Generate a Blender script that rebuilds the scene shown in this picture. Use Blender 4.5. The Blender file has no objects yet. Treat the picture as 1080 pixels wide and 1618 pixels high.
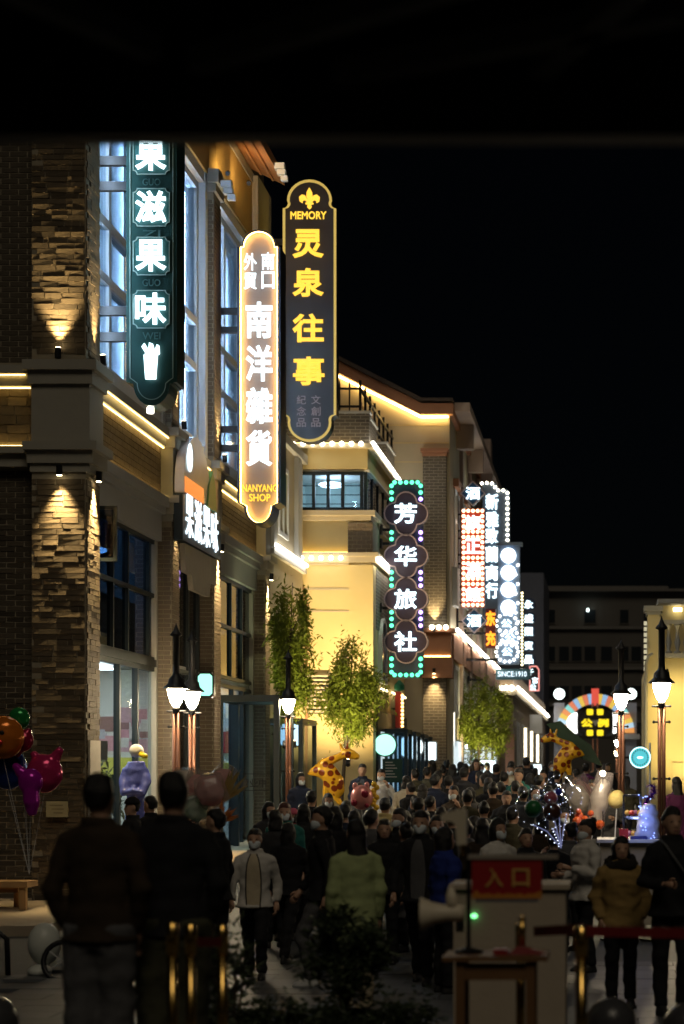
import bpy, bmesh, math, random
from mathutils import Vector, Matrix, noise
R = math.radians
sc = bpy.context.scene
COL = sc.collection
random.seed(7)

# ------------------------------------------------------------------ camera
cam = bpy.data.cameras.new('camera'); cam_o = bpy.data.objects.new('camera', cam); COL.objects.link(cam_o)
F, HX, HY, CH = 3146.0, 960.0, 1220.0, 2.1          # focal length in photo pixels, vanishing point, eye height
cam.sensor_fit = 'AUTO'; cam.sensor_width = 36; cam.lens = F / 1618 * 36
cam.shift_x = -(HX - 540) / 1618; cam.shift_y = (HY - 809) / 1618
cam.clip_end = 2000; cam_o.location = (0, 0, CH); cam_o.rotation_euler = (R(90), 0, 0)
cam.dof.use_dof = True; cam.dof.focus_distance = 31; cam.dof.aperture_fstop = 1.7
sc.camera = cam_o
# ------------------------------------------------------------------ night sky and warm fill sun
w = bpy.data.worlds.new('World'); sc.world = w; w.use_nodes = True
nt = w.node_tree; sky = nt.nodes.new('ShaderNodeTexSky'); sky.sky_type = 'NISHITA'; sky.sun_disc = False
sky.sun_elevation = R(50); sky.sun_rotation = R(180)
nt.links.new(sky.outputs[0], nt.nodes['Background'].inputs[0]); nt.nodes['Background'].inputs[1].default_value = 0.00022
sun = bpy.data.lights.new('moon', 'SUN'); sun.energy = 0.36; sun.angle = R(25); sun.color = (1, .86, .64)  # warm fill standing in for unseen lamps behind the camera
sun_o = bpy.data.objects.new('moon', sun); COL.objects.link(sun_o); sun_o.rotation_euler = (R(40), 0, R(12))
sc.view_settings.view_transform = 'Standard'; sc.view_settings.look = 'None'; sc.view_settings.exposure = 0; sc.view_settings.gamma = 1
sc.cycles.use_denoising = True; sc.cycles.max_bounces = 6; sc.cycles.transparent_max_bounces = 24
sc.cycles.sample_clamp_indirect = 2.5; sc.cycles.sample_clamp_direct = 0; sc.cycles.caustics_reflective = False; sc.cycles.caustics_refractive = False
sc.cycles.use_light_tree = True

# ------------------------------------------------------------------ helpers
def at(px, py, Y): return Vector(((px - HX) * Y / F, Y, CH - (py - HY) * Y / F))
def ax(px, Y): return (px - HX) * Y / F
def az(py, Y): return CH - (py - HY) * Y / F
def ground_z(Y): return max(0, min(.6, (Y - 21) * .025))
ORG = {}
def tag(o, label=None, cat=None, group=None, kind=None):
    if label: o['label'] = label
    if cat: o['category'] = cat
    if group: o['group'] = group
    if kind: o['kind'] = kind
    return o
def thing(name, label, cat, loc=(0, 0, 0), rz=0, group=None):
    o = bpy.data.objects.new(name, None); COL.objects.link(o); o.empty_display_size = .1
    o.location = loc; o.rotation_euler = (0, 0, rz); ORG[o.name] = Vector(loc)
    return tag(o, label, cat, group)
def org(parent): return ORG.get(parent.name, Vector((0, 0, 0))) if parent else Vector((0, 0, 0))
def link(name, me, parent=None, mat=None, o_org=None):
    o = bpy.data.objects.new(name, me); COL.objects.link(o)
    if mat and not me.materials: me.materials.append(mat)
    if parent: o.parent = parent
    ORG[o.name] = org(parent)
    return o

class MB:
    def __init__(s): s.v = []; s.f = []
    def add(s, vs, fs):
        n = len(s.v); s.v += [tuple(v) for v in vs]; s.f += [tuple(i + n for i in f) for f in fs]; return s
    def box(s, x0, x1, y0, y1, z0, z1):
        x0, x1 = min(x0, x1), max(x0, x1); y0, y1 = min(y0, y1), max(y0, y1); z0, z1 = min(z0, z1), max(z0, z1)
        return s.add([(x0,y0,z0),(x1,y0,z0),(x1,y1,z0),(x0,y1,z0),(x0,y0,z1),(x1,y0,z1),(x1,y1,z1),(x0,y1,z1)],
                     [(0,3,2,1),(4,5,6,7),(0,1,5,4),(1,2,6,5),(2,3,7,6),(3,0,4,7)])
    def beam(s, a, b, wd, ht=None):
        a, b = Vector(a), Vector(b); d = (b - a).normalized(); up = Vector((0, 0, 1)) if abs(d.z) < .95 else Vector((1, 0, 0))
        r = d.cross(up).normalized() * wd / 2; u = r.cross(d).normalized() * (ht or wd) / 2
        vs = [p + q for p in (a, b) for q in (-r - u, r - u, r + u, -r + u)]
        return s.add(vs, [(0,1,2,3),(7,6,5,4),(0,4,5,1),(1,5,6,2),(2,6,7,3),(3,7,4,0)])
    def prism(s, poly, d0, d1, plane='xz'):
        n = len(poly)
        f = (lambda p, d: (p[0], d, p[1])) if plane == 'xz' else ((lambda p, d: (d, p[0], p[1])) if plane == 'yz' else (lambda p, d: (p[0], p[1], d)))
        vs = [f(p, d0) for p in poly] + [f(p, d1) for p in poly]
        return s.add(vs, [tuple(range(n)), tuple(range(2 * n - 1, n - 1, -1))] + [(i, i + n, (i + 1) % n + n, (i + 1) % n) for i in range(n)])
    def frame(s, outer, inner, d0, d1, plane='xz'):      # ring between two outlines of equal length
        n = len(outer)
        f = (lambda p, d: (p[0], d, p[1])) if plane == 'xz' else (lambda p, d: (d, p[0], p[1]))
        vs = [f(p, d0) for p in outer] + [f(p, d0) for p in inner] + [f(p, d1) for p in outer] + [f(p, d1) for p in inner]
        fs = []
        for i in range(n):
            j = (i + 1) % n
            fs += [(i, j, j + n, i + n), (i + 2*n, i + 3*n, j + 3*n, j + 2*n), (i, i + 2*n, j + 2*n, j), (i + n, j + n, j + 3*n, i + 3*n)]
        return s.add(vs, fs)
    def tube(s, pts, rad, n=8):
        pts = [Vector(p) for p in pts]
        if not isinstance(rad, (list, tuple)): rad = [rad] * len(pts)
        vs = []; prev = None
        for i, p in enumerate(pts):
            d = (pts[min(i + 1, len(pts) - 1)] - pts[max(i - 1, 0)]).normalized()
            up = prev if prev is not None else (Vector((0, 0, 1)) if abs(d.z) < .9 else Vector((0, 1, 0)))
            r = d.cross(up)
            if r.length < 1e-4: r = d.orthogonal()
            r.normalize(); u = r.cross(d).normalized(); prev = u
            for k in range(n):
                a = 2 * math.pi * k / n; vs.append(p + (r * math.cos(a) + u * math.sin(a)) * rad[i])
        m = len(pts); fs = [tuple(range(n)), tuple(range(m * n - 1, m * n - n - 1, -1))]
        for i in range(m - 1):
            for k in range(n):
                k2 = (k + 1) % n; fs.append((i*n + k, (i+1)*n + k, (i+1)*n + k2, i*n + k2))
        return s.add(vs, fs)
    def loft(s, rings, n=14):                             # rings: (cx, cy, z, rx, ry)
        vs = []
        for cx, cy, z, rx, ry in rings:
            for k in range(n):
                a = 2 * math.pi * k / n; vs.append((cx + rx * math.cos(a), cy + ry * math.sin(a), z))
        m = len(rings); fs = [tuple(range(n - 1, -1, -1)), tuple(range((m - 1) * n, m * n))]
        for i in range(m - 1):
            for k in range(n):
                k2 = (k + 1) % n; fs.append((i*n + k, i*n + k2, (i+1)*n + k2, (i+1)*n + k))
        return s.add(vs, fs)
    def lathe(s, prof, c=(0, 0), n=14): return s.loft([(c[0], c[1], z, max(r, 1e-4), max(r, 1e-4)) for r, z in prof], n)
    def ball(s, c, r, nu=12, nv=7):
        rx, ry, rz = r if isinstance(r, (tuple, list)) else (r, r, r)
        rg = [(c[0], c[1], c[2] + rz * math.sin(t), max(rx * math.cos(t), rx * .02), max(ry * math.cos(t), ry * .02)) for t in [math.pi * (i / nv - .5) for i in range(nv + 1)]]
        return s.loft(rg, nu)
    def xf(s, M, start=0):
        s.v[start:] = [tuple(M @ Vector(v)) for v in s.v[start:]]; return s
    def mesh(s, name, o=Vector((0, 0, 0)), smooth=False):
        me = bpy.data.meshes.new(name); me.from_pydata([(v[0]-o.x, v[1]-o.y, v[2]-o.z) for v in s.v], [], s.f)
        bm = bmesh.new(); bm.from_mesh(me); bmesh.ops.recalc_face_normals(bm, faces=bm.faces); bm.to_mesh(me); bm.free()
        if smooth: me.polygons.foreach_set('use_smooth', [True] * len(me.polygons))
        me.update(); return me
    def build(s, name, mat, parent=None, smooth=False):
        return link(name, s.mesh(name, org(parent), smooth), parent, mat)

def bx(parent, name, mat, *boxes):
    m = MB()
    for b in boxes: m.box(*b)
    return m.build(name, mat, parent)
def copy_tree(o, parent=None):
    c = o.copy(); COL.objects.link(c); c.parent = parent
    for ch in list(o.children): copy_tree(ch, c)
    return c
TMP = bpy.data.scenes.new('workbench')
def tmp_dg():
    with bpy.context.temp_override(scene=TMP, view_layer=TMP.view_layers[0]): return bpy.context.evaluated_depsgraph_get()
def eval_mesh(mb, voxel, smooth=2, disp=0):
    me = mb.mesh('tmp'); o = bpy.data.objects.new('tmp', me); TMP.collection.objects.link(o)
    md = o.modifiers.new('r', 'REMESH'); md.mode = 'VOXEL'; md.voxel_size = voxel
    if smooth:
        sm = o.modifiers.new('s', 'SMOOTH'); sm.iterations = smooth; sm.factor = .5
    dg = tmp_dg(); out = bpy.data.meshes.new_from_object(o.evaluated_get(dg))
    bpy.data.objects.remove(o); bpy.data.meshes.remove(me)
    if disp:
        out.update()
        nr = [Vector(q.vector) for q in out.vertex_normals]; cs = [v.co.copy() for v in out.vertices]
        new = []
        for c, q in zip(cs, nr):
            s = noise.noise(Vector((c.x * 5, c.y * 5, c.z * 11))) + .5 * noise.noise(Vector((c.x * 13 + 5, c.y * 13, c.z * 17)))
            new += list(c + q * disp * s)
        out.vertices.foreach_set('co', new); out.update()
    out.polygons.foreach_set('use_smooth', [True] * len(out.polygons)); out.materials.clear()
    return out

# ------------------------------------------------------------------ materials
MATS = {}
def mat(name, col, rough=.7, metal=0, var=.15, scale=6, bump=.1, spec=.4, rnd=0, sheen=0):
    if name in MATS: return MATS[name]
    m = bpy.data.materials.new(name); m.use_nodes = True; n = m.node_tree.nodes; l = m.node_tree.links; p = n['Principled BSDF']
    p.inputs['Roughness'].default_value = rough; p.inputs['Metallic'].default_value = metal; p.inputs['Specular IOR Level'].default_value = spec
    tc = n.new('ShaderNodeTexCoord'); nz = n.new('ShaderNodeTexNoise'); nz.inputs['Scale'].default_value = scale; nz.inputs['Detail'].default_value = 6
    l.new(tc.outputs['Object'], nz.inputs['Vector'])
    mx = n.new('ShaderNodeMixRGB'); mx.blend_type = 'MIX'
    mx.inputs[1].default_value = (*[c * (1 - var) for c in col], 1); mx.inputs[2].default_value = (*[min(1, c * (1 + var)) for c in col], 1)
    l.new(nz.outputs[0], mx.inputs[0]); src = mx.outputs[0]
    if rnd:
        oi = n.new('ShaderNodeObjectInfo'); hs = n.new('ShaderNodeHueSaturation'); mr = n.new('ShaderNodeMapRange')
        mr.inputs[3].default_value = 1 - rnd; mr.inputs[4].default_value = 1 + rnd
        l.new(oi.outputs['Random'], mr.inputs[0]); l.new(mr.outputs[0], hs.inputs['Value']); l.new(src, hs.inputs['Color']); src = hs.outputs[0]
    l.new(src, p.inputs['Base Color'])
    if bump:
        b = n.new('ShaderNodeBump'); b.inputs['Strength'].default_value = bump; b.inputs['Distance'].default_value = .02
        nz2 = n.new('ShaderNodeTexNoise'); nz2.inputs['Scale'].default_value = scale * 5; l.new(tc.outputs['Object'], nz2.inputs['Vector'])
        l.new(nz2.outputs[0], b.inputs['Height']); l.new(b.outputs[0], p.inputs['Normal'])
    MATS[name] = m; return m
def emi(name, col, st):
    if name in MATS: return MATS[name]
    m = bpy.data.materials.new(name); m.use_nodes = True; n = m.node_tree.nodes; p = n['Principled BSDF']
    p.inputs['Base Color'].default_value = (*[min(.8, c) * .3 for c in col], 1); p.inputs['Emission Color'].default_value = (*col, 1); p.inputs['Emission Strength'].default_value = st
    MATS[name] = m; return m
def glass(name, tint, rough=.03, ior=1.45, body=None, bodyfac=0):
    if name in MATS: return MATS[name]
    m = bpy.data.materials.new(name); m.use_nodes = True; n = m.node_tree.nodes; l = m.node_tree.links; n.remove(n['Principled BSDF'])
    tr = n.new('ShaderNodeBsdfTransparent'); tr.inputs[0].default_value = (*tint, 1)
    gl = n.new('ShaderNodeBsdfGlossy'); gl.inputs['Roughness'].default_value = rough
    fr = n.new('ShaderNodeFresnel'); fr.inputs[0].default_value = ior; mx = n.new('ShaderNodeMixShader')
    ge = n.new('ShaderNodeNewGeometry'); iv = n.new('ShaderNodeMath'); iv.operation = 'SUBTRACT'; iv.inputs[0].default_value = 1; l.new(ge.outputs['Backfacing'], iv.inputs[1])
    mu = n.new('ShaderNodeMath'); mu.operation = 'MULTIPLY'; l.new(fr.outputs[0], mu.inputs[0]); l.new(iv.outputs[0], mu.inputs[1])
    l.new(mu.outputs[0], mx.inputs[0]); l.new(tr.outputs[0], mx.inputs[1]); l.new(gl.outputs[0], mx.inputs[2]); out = mx.outputs[0]
    if body:
        d = n.new('ShaderNodeBsdfPrincipled'); d.inputs['Base Color'].default_value = (*body, 1); d.inputs['Roughness'].default_value = .3
        m2 = n.new('ShaderNodeMixShader'); m2.inputs[0].default_value = bodyfac; l.new(out, m2.inputs[1]); l.new(d.outputs[0], m2.inputs[2]); out = m2.outputs[0]
    l.new(out, n['Material Output'].inputs[0]); MATS[name] = m; return m
def brickmat(name, c1, c2, mortar, sx=1.0):
    if name in MATS: return MATS[name]
    m = bpy.data.materials.new(name); m.use_nodes = True; n = m.node_tree.nodes; l = m.node_tree.links; p = n['Principled BSDF']; p.inputs['Roughness'].default_value = .85
    tc = n.new('ShaderNodeTexCoord'); sp = n.new('ShaderNodeSeparateXYZ'); cb = n.new('ShaderNodeCombineXYZ'); ad = n.new('ShaderNodeMath'); ad.operation = 'ADD'
    l.new(tc.outputs['Object'], sp.inputs[0]); l.new(sp.outputs[0], ad.inputs[0]); l.new(sp.outputs[1], ad.inputs[1]); l.new(ad.outputs[0], cb.inputs[0]); l.new(sp.outputs[2], cb.inputs[1])
    bt = n.new('ShaderNodeTexBrick'); bt.inputs['Color1'].default_value = (*c1, 1); bt.inputs['Color2'].default_value = (*c2, 1); bt.inputs['Mortar'].default_value = (*mortar, 1)
    bt.inputs['Scale'].default_value = sx; bt.inputs['Brick Width'].default_value = .25; bt.inputs['Row Height'].default_value = .085; bt.inputs['Mortar Size'].default_value = .008
    l.new(cb.outputs[0], bt.inputs['Vector']); l.new(bt.outputs[0], p.inputs['Base Color'])
    b = n.new('ShaderNodeBump'); b.invert = True; b.inputs['Distance'].default_value = .01; l.new(bt.outputs['Fac'], b.inputs['Height']); l.new(b.outputs[0], p.inputs['Normal'])
    MATS[name] = m; return m

M_MORTAR = mat('mortar', (.30, .26, .19), .95, scale=20, bump=.2)
M_BRICK = mat('dark_brick', (.075, .06, .042), .85, var=.3, scale=9, bump=.35, rnd=.35)
M_LEDGE = mat('ledge_stone', (.125, .095, .06), .85, var=.45, scale=7, bump=.5, rnd=.35)
M_BRICKS = mat('brick_facing', (.15, .115, .08), .85, var=.4, scale=3, bump=.3)
M_STONE = mat('limestone', (.34, .32, .27), .8, var=.1, scale=3, bump=.1)
M_GREYST = mat('grey_render', (.42, .42, .42), .8, var=.08, scale=2)
M_WHITE = mat('white_frame', (.7, .72, .74), .5, var=.05)
M_STEEL = mat('dark_steel', (.025, .034, .04), .4, metal=.3, var=.2, bump=.02)
M_BLACK = mat('black_metal', (.012, .012, .014), .45, metal=.3, var=.2, bump=.02)
M_YWALL = mat('cream_render', (.6, .49, .25), .85, var=.2, scale=.9, bump=.08)
M_BEIGE = mat('beige_render', (.46, .40, .29), .85, var=.2, scale=.9, bump=.08)
M_PINK = mat('pink_render', (.42, .33, .30), .85, var=.1, scale=1.5)
M_TERRA = mat('terracotta_trim', (.36, .17, .10), .8, var=.15)
M_WOOD = mat('orange_wood', (.42, .19, .07), .6, var=.25, scale=4)
M_ROOF = mat('roof_tile', (.06, .045, .04), .8)
M_COPPER = mat('copper_pole', (.36, .17, .11), .38, metal=.6, var=.15)
M_GLASS = glass('window_glass', (.72, .82, .9))
M_DGLASS = glass('dark_window_glass', (.25, .33, .42))
M_FARGL = mat('far_window', (.02, .025, .03), .15, var=.3, bump=0)
M_BRASS = mat('brass', (.75, .48, .14), .22, metal=1, var=.1, bump=0)
M_FB = brickmat('far_brick', (.13, .105, .08), (.09, .075, .06), (.28, .25, .2))
E_WARM = emi('warm_led', (1, .66, .2), 9)
E_WHITE = emi('white_letter', (.72, .94, 1), 3)
E_COOL = emi('cool_led', (.55, .76, 1), 130)
E_ROPE = emi('rope_light', (1, .93, .78), 14)
E_BULB = emi('bulb_warm_white', (1, .9, .66), 12)
E_GREEN = emi('bulb_green', (.1, 1, .45), 3)
E_PURPLE = emi('bulb_purple', (.5, .3, 1), 5)
E_YEL = emi('yellow_letter', (1, .6, .06), 1.35)
E_LAMP = emi('lamp_glass', (1, .8, .5), 200)
E_ROOM = emi('room_panel', (1, .95, .85), 9)
E_MINT = emi('mint_panel', (.35, 1, .75), 1.6)
E_PANEL = emi('white_panel', (.8, .97, 1), 2.2)

def lamp(parent, kind, loc, W, col=(1, .75, .4), aim=None, size=None, blend=.6, rad=.03):
    l = bpy.data.lights.new('light', kind); l.energy = W; l.color = col
    if kind in ('POINT', 'SPOT'): l.shadow_soft_size = rad
    if kind == 'SPOT': l.spot_size = R(size or 50); l.spot_blend = blend
    o = bpy.data.objects.new('light', l); COL.objects.link(o)
    if parent: o.parent = parent; o.location = Vector(loc) - org(parent)
    else: o.location = loc
    if aim is not None: o.rotation_euler = (Vector(aim) - Vector(loc)).to_track_quat('-Z', 'Y').to_euler()
    return o

GL = {}
def glyph(parent, name, s, c, wd, ht, m, depth=.03, bold=.03, face='-y', back=0):
    """lettering as solid characters, fitted to wd x ht, centred on c, standing proud of the face at c"""
    key = (s, bold)
    if key not in GL:
        t = bpy.data.curves.new('t', 'FONT'); t.body = s; t.size = 1; t.extrude = .02; t.bevel_depth = bold; t.bevel_resolution = 0; t.resolution_u = 3
        t.align_x = 'CENTER'; t.space_line = 1.05
        ob = bpy.data.objects.new('t', t); TMP.collection.objects.link(ob); dg = tmp_dg()
        me = bpy.data.meshes.new_from_object(ob.evaluated_get(dg))
        bpy.data.objects.remove(ob); GL[key] = ([v.co.copy() for v in me.vertices], [tuple(p.vertices) for p in me.polygons]); bpy.data.meshes.remove(me)
    vs, fs = GL[key]
    lo = [min(v[i] for v in vs) for i in range(3)]; hi = [max(v[i] for v in vs) for i in range(3)]
    kx = wd / max(hi[0]-lo[0], 1e-5); ky = ht / max(hi[1]-lo[1], 1e-5); kz = depth / max(hi[2]-lo[2], 1e-5)
    out = []
    for v in vs:
        x = (v[0] - (lo[0]+hi[0])/2) * kx; y = (v[1] - (lo[1]+hi[1])/2) * ky; z = (v[2] - lo[2]) * kz
        out.append((c[0]+x, c[1]-z, c[2]+y) if face == '-y' else (c[0]+z, c[1]+x, c[2]+y))
    b = MB(); b.add(out, fs); me = bpy.data.meshes.new(name); o = org(parent)
    me.from_pydata([(p[0]-o.x, p[1]-o.y, p[2]-o.z) for p in out], [], fs); me.update()
    return link(name, me, parent, m)

CUBE = MB().box(-.5, .5, -.5, .5, -.5, .5)
def stone_mesh(k):
    rr = random.Random(k); m = MB().box(-.5, .5, -.5, .5, -.5, .5)
    m.v = [(x + rr.uniform(-.02, .02), y + rr.uniform(-.18, .18) * (1 if y < 0 else 0), z + rr.uniform(-.06, .06)) for x, y, z in m.v]
    return m
BRK = None
def masonry(parent, name, m, o, u, W, Hh, bl, bh, joint=.012, proud=.012, single=True, ragged=0, lim=None, off=0):
    """courses of bricks on the face through o, running along u ('x': face to -y, 'y': face to +x)"""
    global BRK
    if BRK is None: BRK = [stone_mesh(k).mesh('brick') for k in range(5)]
    rows = int(Hh / bh); mb = MB(); cnt = 0; o = Vector(o); po = org(parent)
    for r in range(rows):
        x = -(.5 * bl if r % 2 else 0) + (random.uniform(-.2, .2) if ragged else 0) + off
        while x < W:
            L = bl * (random.uniform(.6, 1.35) if ragged else 1); x0, x1 = max(0, x), min(W, x + L); x += L
            if x1 - x0 < .03: continue
            pr = proud + (random.random() ** 2) * ragged + .004
            cu = (x0 + x1) / 2; z = o.z + r * bh + bh / 2
            if u == 'x': c = Vector((o.x + cu, o.y - pr / 2 + .01, z)); dm = (x1 - x0 - joint, pr + .02, bh - joint)
            else: c = Vector((o.x + pr / 2 - .01, o.y + cu, z)); dm = (x1 - x0 - joint, pr + .02, bh - joint)
            if single and (lim is None or cnt < lim):
                b = bpy.data.objects.new(name, random.choice(BRK)); COL.objects.link(b); b.parent = parent; b.location = c - po; b.scale = dm
                b.rotation_euler = (0, 0, R(90) if u == 'y' else 0); cnt += 1
                if not b.data.materials: b.data.materials.append(m)
                b.material_slots[0].link = 'OBJECT'; b.material_slots[0].material = m
            else:
                d = dm if u == 'x' else (dm[1], dm[0], dm[2])
                mb.box(c.x - d[0]/2, c.x + d[0]/2, c.y - d[1]/2, c.y + d[1]/2, c.z - d[2]/2, c.z + d[2]/2)
    if mb.v: tag(mb.build(name + '_courses', m, parent), kind='stuff')
# ================================================================== the setting
def sheet(name, m, x0, x1, ys, dz=0):
    b = MB()
    for y in ys: b.v += [(x0, y, ground_z(y) + dz), (x1, y, ground_z(y) + dz)]
    b.f = [(2*i, 2*i+1, 2*i+3, 2*i+2) for i in range(len(ys) - 1)]
    return tag(b.build(name, m), kind='structure')
M_STREET = mat('street_paving', (.06, .065, .07), .6, var=.25, scale=1.2, bump=.25)
street = sheet('street', M_STREET, -400, 400, [-60, 0, 21, 25, 30, 35, 40, 45, 80, 150, 400, 900])
M_SLAB = mat('paving_slab', (.085, .09, .098), .5, var=.25, scale=2, bump=.25, rnd=.2)
sl = stone_mesh(3); slab_me = MB().box(-.445, .445, -.22, .22, 0, .03).mesh('paving_slab')
slab_me.materials.append(M_SLAB)
y = 15.6
for r in range(14):
    for c in range(8):
        o = bpy.data.objects.new('paving_slab', slab_me); COL.objects.link(o); o.parent = street
        o.location = (-5.6 + c * .9 + (.45 if r % 2 else 0), y, .004 + random.uniform(0, .004))
    y += .45
M_PAVE = mat('pavement_stone', (.32, .26, .19), .75, var=.2, scale=3, bump=.2)
pv = MB()
for a, b2 in ((24.4, 27.9), (28, 36), (36, 44)):
    pv.box(-14, -6.25 if a > 25 else -6.9, a, b2, -.2, .0)
pv.v = [(x, yy, (z if z < -.1 else ground_z(yy) + .13)) for x, yy, z in pv.v]
tag(pv.build('pavement', M_PAVE), kind='structure')
tag(bx(None, 'terrace', mat('terrace_stone', (.1, .1, .1), .7), (-9, 5, -8, 12.0, -.3, .32)), kind='structure')

# entrance canopy overhead
cp = thing('entrance_canopy', 'black steel entrance canopy spanning overhead with crossing truss bars', 'canopy', (-1, 6, .32))
M_CAN = mat('canopy_paint', (.006, .006, .007), .6, var=.2, bump=.02)
bx(cp, 'roof_deck', M_CAN, (-7, 5, -4, 6.0, 4.26, 4.5))
bx(cp, 'fascia', M_CAN, (-7, 5, 6.0, 6.1, 4.02, 4.6))
for i, X in enumerate((-6.0, -3.6, -1.9, 1.6)):
    bx(cp, 'beam', M_CAN, (X - .07, X + .07, -4, 5.98, 4.08, 4.26))
for a, b2 in (((-1.9, 5.8), (-1.3, 4.2)), ((-1.3, 5.7), (-2.0, 4.5)), ((-1.2, 5.8), (-.1, 5.0)), ((-.2, 5.85), (.4, 4.5)), ((-.8, 5.9), (.2, 5.4))):
    MB().beam((a[0], a[1], 4.17), (b2[0], b2[1], 4.17), .07).build('truss_bar', mat('truss_grey', (.2, .2, .2), .5), cp)
for X in (-6.8, 4.7): bx(cp, 'post', M_CAN, (X - .12, X + .12, 5.4, 5.64, .32, 4.25))

# ================================================================== brick corner shop building
XP, XG = -7.34, -7.6
b1 = thing('shop_building', 'dark brick corner building with rough stone piers, stone belt course and tall glazed shopfront', 'building', (-9, 34, .2))
ZT = 14.6
fw = bx(b1, 'front_wall', M_MORTAR, (-14, -8.12, 28.3, 28.55, 0, 6.45), (-14, -8.12, 28.3, 28.55, 7.85, ZT))
masonry(fw, 'brick', M_BRICK, (-8.92, 28.3, .15), 'x', .78, 6.25, .25, .077, .015, .003, single=True, lim=300)
masonry(fw, 'outer_brick', M_BRICK, (-12, 28.3, .15), 'x', 3.07, 6.25, .25, .077, .015, .003, single=False)
masonry(fw, 'upper_brick', M_BRICK, (-12, 28.3, 7.92), 'x', 3.86, 4.6, .25, .077, .015, .003, single=False)
bx(b1, 'core_wall', M_GREYST, (-14, -12, 28.6, 43.2, 0, ZT), (-11.98, -7.7, 42.9, 43.15, 0, ZT), (-11.98, -7.7, 37.2, 37.55, 0, ZT))
bx(b1, 'floor_slab', M_GREYST, (-11.98, -7.64, 28.56, 42.88, 3.86, 4.0), (-11.98, -7.62, 28.56, 42.88, 6.44, 7.86), (-11.98, -7.4, 28.56, 42.88, ZT - .2, ZT))
# corner pier with rough ledge stones
piers = [(28.0, 28.7), (33.5, 34.05), (37.05, 37.7), (42.6, 43.2)]
for i, (ya, yb) in enumerate(piers):
    xl = -8.1 if i == 0 else -7.72
    p = bx(b1, 'pier', M_MORTAR, (xl, XP, ya, yb, .1, 6.32), (xl, XP, ya, yb, 7.86, 12.9 if i else 14.4))
    if i == 0:
        masonry(p, 'ledge_stone', M_LEDGE, (xl, ya, .14), 'x', .75, 6.15, .3, .078, .01, .006, True, .010, lim=300)
        masonry(p, 'ledge_stone', M_LEDGE, (xl, ya, 7.98), 'x', .75, 3.3, .3, .078, .01, .006, True, .010, lim=100)
        masonry(p, 'upper_ledge_stone', M_LEDGE, (xl, ya, 11.3), 'x', .75, 3.0, .3, .078, .01, .006, False, .010)
        masonry(p, 'side_stone', M_LEDGE, (XP, ya, .14), 'y', yb - ya, 6.15, .26, .08, .006, .012, False, .009)
        masonry(p, 'side_stone', M_LEDGE, (XP, ya, 7.98), 'y', yb - ya, 6.2, .26, .08, .006, .012, False, .009)
    else:
        for z0, hh in ((.14, 6.15), (7.98, 4.8)):
            masonry(p, 'pier_brick', M_BRICKS, (xl, ya, z0), 'x', XP - xl, hh, .24, .077, .012, .012, False)
            masonry(p, 'side_brick', M_BRICKS, (XP, ya, z0), 'y', yb - ya, hh, .24, .077, .012, .012, False)
    # stone blocks of the belt over the pier
    e = .06 if i == 0 else .03
    bx(b1, 'pier_block', M_STONE, (xl - .02, XP + e, ya - .03, yb + .03, 6.32, 6.44), (xl - .05, XP + e + .05, ya - .07, yb + .07, 6.44, 6.62),
       (xl - .1, XP + e + .12, ya - .13, yb + .13, 6.62, 6.74), (xl - .0, XP + e, ya - .03, yb + .03, 6.74, 7.55),
       (xl - .04, XP + e + .05, ya - .08, yb + .08, 7.55, 7.74), (xl - .1, XP + e + .12, ya - .14, yb + .14, 7.74, 7.88))
    if i: bx(b1, 'pier_cap', M_STONE, (xl, XP + .06, ya - .06, yb + .06, 12.9, 13.05), (xl, XP + .12, ya - .12, yb + .12, 13.05, 13.3))
# belt on the front
bx(b1, 'belt_cornice', M_STONE, (-14, -8.2, 28.14, 28.55, 6.42, 6.6), (-14, -8.22, 28.06, 28.55, 6.6, 6.7), (-14, -8.16, 28.12, 28.55, 7.56, 7.72), (-14, -8.2, 28.04, 28.55, 7.72, 7.84))
bp = bx(b1, 'belt_panel', M_MORTAR, (-14, -8.12, 28.3, 28.5, 6.7, 7.56))
masonry(bp, 'belt_brick', M_LEDGE, (-9.0, 28.3, 6.78), 'x', .86, .78, .34, .13, .012, .012, True, .01)
masonry(bp, 'outer_belt_brick', M_LEDGE, (-12.0, 28.3, 6.78), 'x', 2.98, .78, .34, .13, .012, .012, False, .01)
bx(b1, 'led_strip', E_WARM, (-12, -8.18, 28.2, 28.22, 7.535, 7.55)); bx(b1, 'led_strip', E_WARM, (-12, -8.22, 28.17, 28.19, 6.71, 6.725)); bx(b1, 'led_strip', E_WARM, (-12, -8.22, 28.09, 28.1, 7.7, 7.712))
# belt on the street side, bay by bay
bays = [(28.72, 33.48), (34.08, 37.02), (37.73, 42.57)]
for ya, yb in bays:
    q = bx(b1, 'belt_band', M_MORTAR, (-7.7, -7.53, ya, yb, 6.62, 7.56))
    masonry(q, 'band_brick', M_BRICKS, (-7.53, ya, 6.74), 'y', yb - ya, .8, .3, .1, .012, .012, False)
    bx(b1, 'belt_cornice', M_GREYST, (-7.7, -7.42, ya, yb, 6.42, 6.54), (-7.7, -7.36, ya, yb, 6.54, 6.7), (-7.7, -7.42, ya, yb, 7.56, 7.72), (-7.7, -7.35, ya, yb, 7.72, 7.86))
    bx(b1, 'led_strip', E_WARM, (-7.43, -7.41, ya + .05, yb - .05, 6.705, 6.72)); bx(b1, 'led_strip', E_WARM, (-7.47, -7.45, ya + .05, yb - .05, 7.535, 7.55)); bx(b1, 'led_strip', E_WARM, (-7.385, -7.37, ya + .05, yb - .05, 7.7, 7.712))
    bx(b1, 'lintel', M_GREYST, (-7.7, -7.5, ya, yb, 5.98, 6.42))
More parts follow.
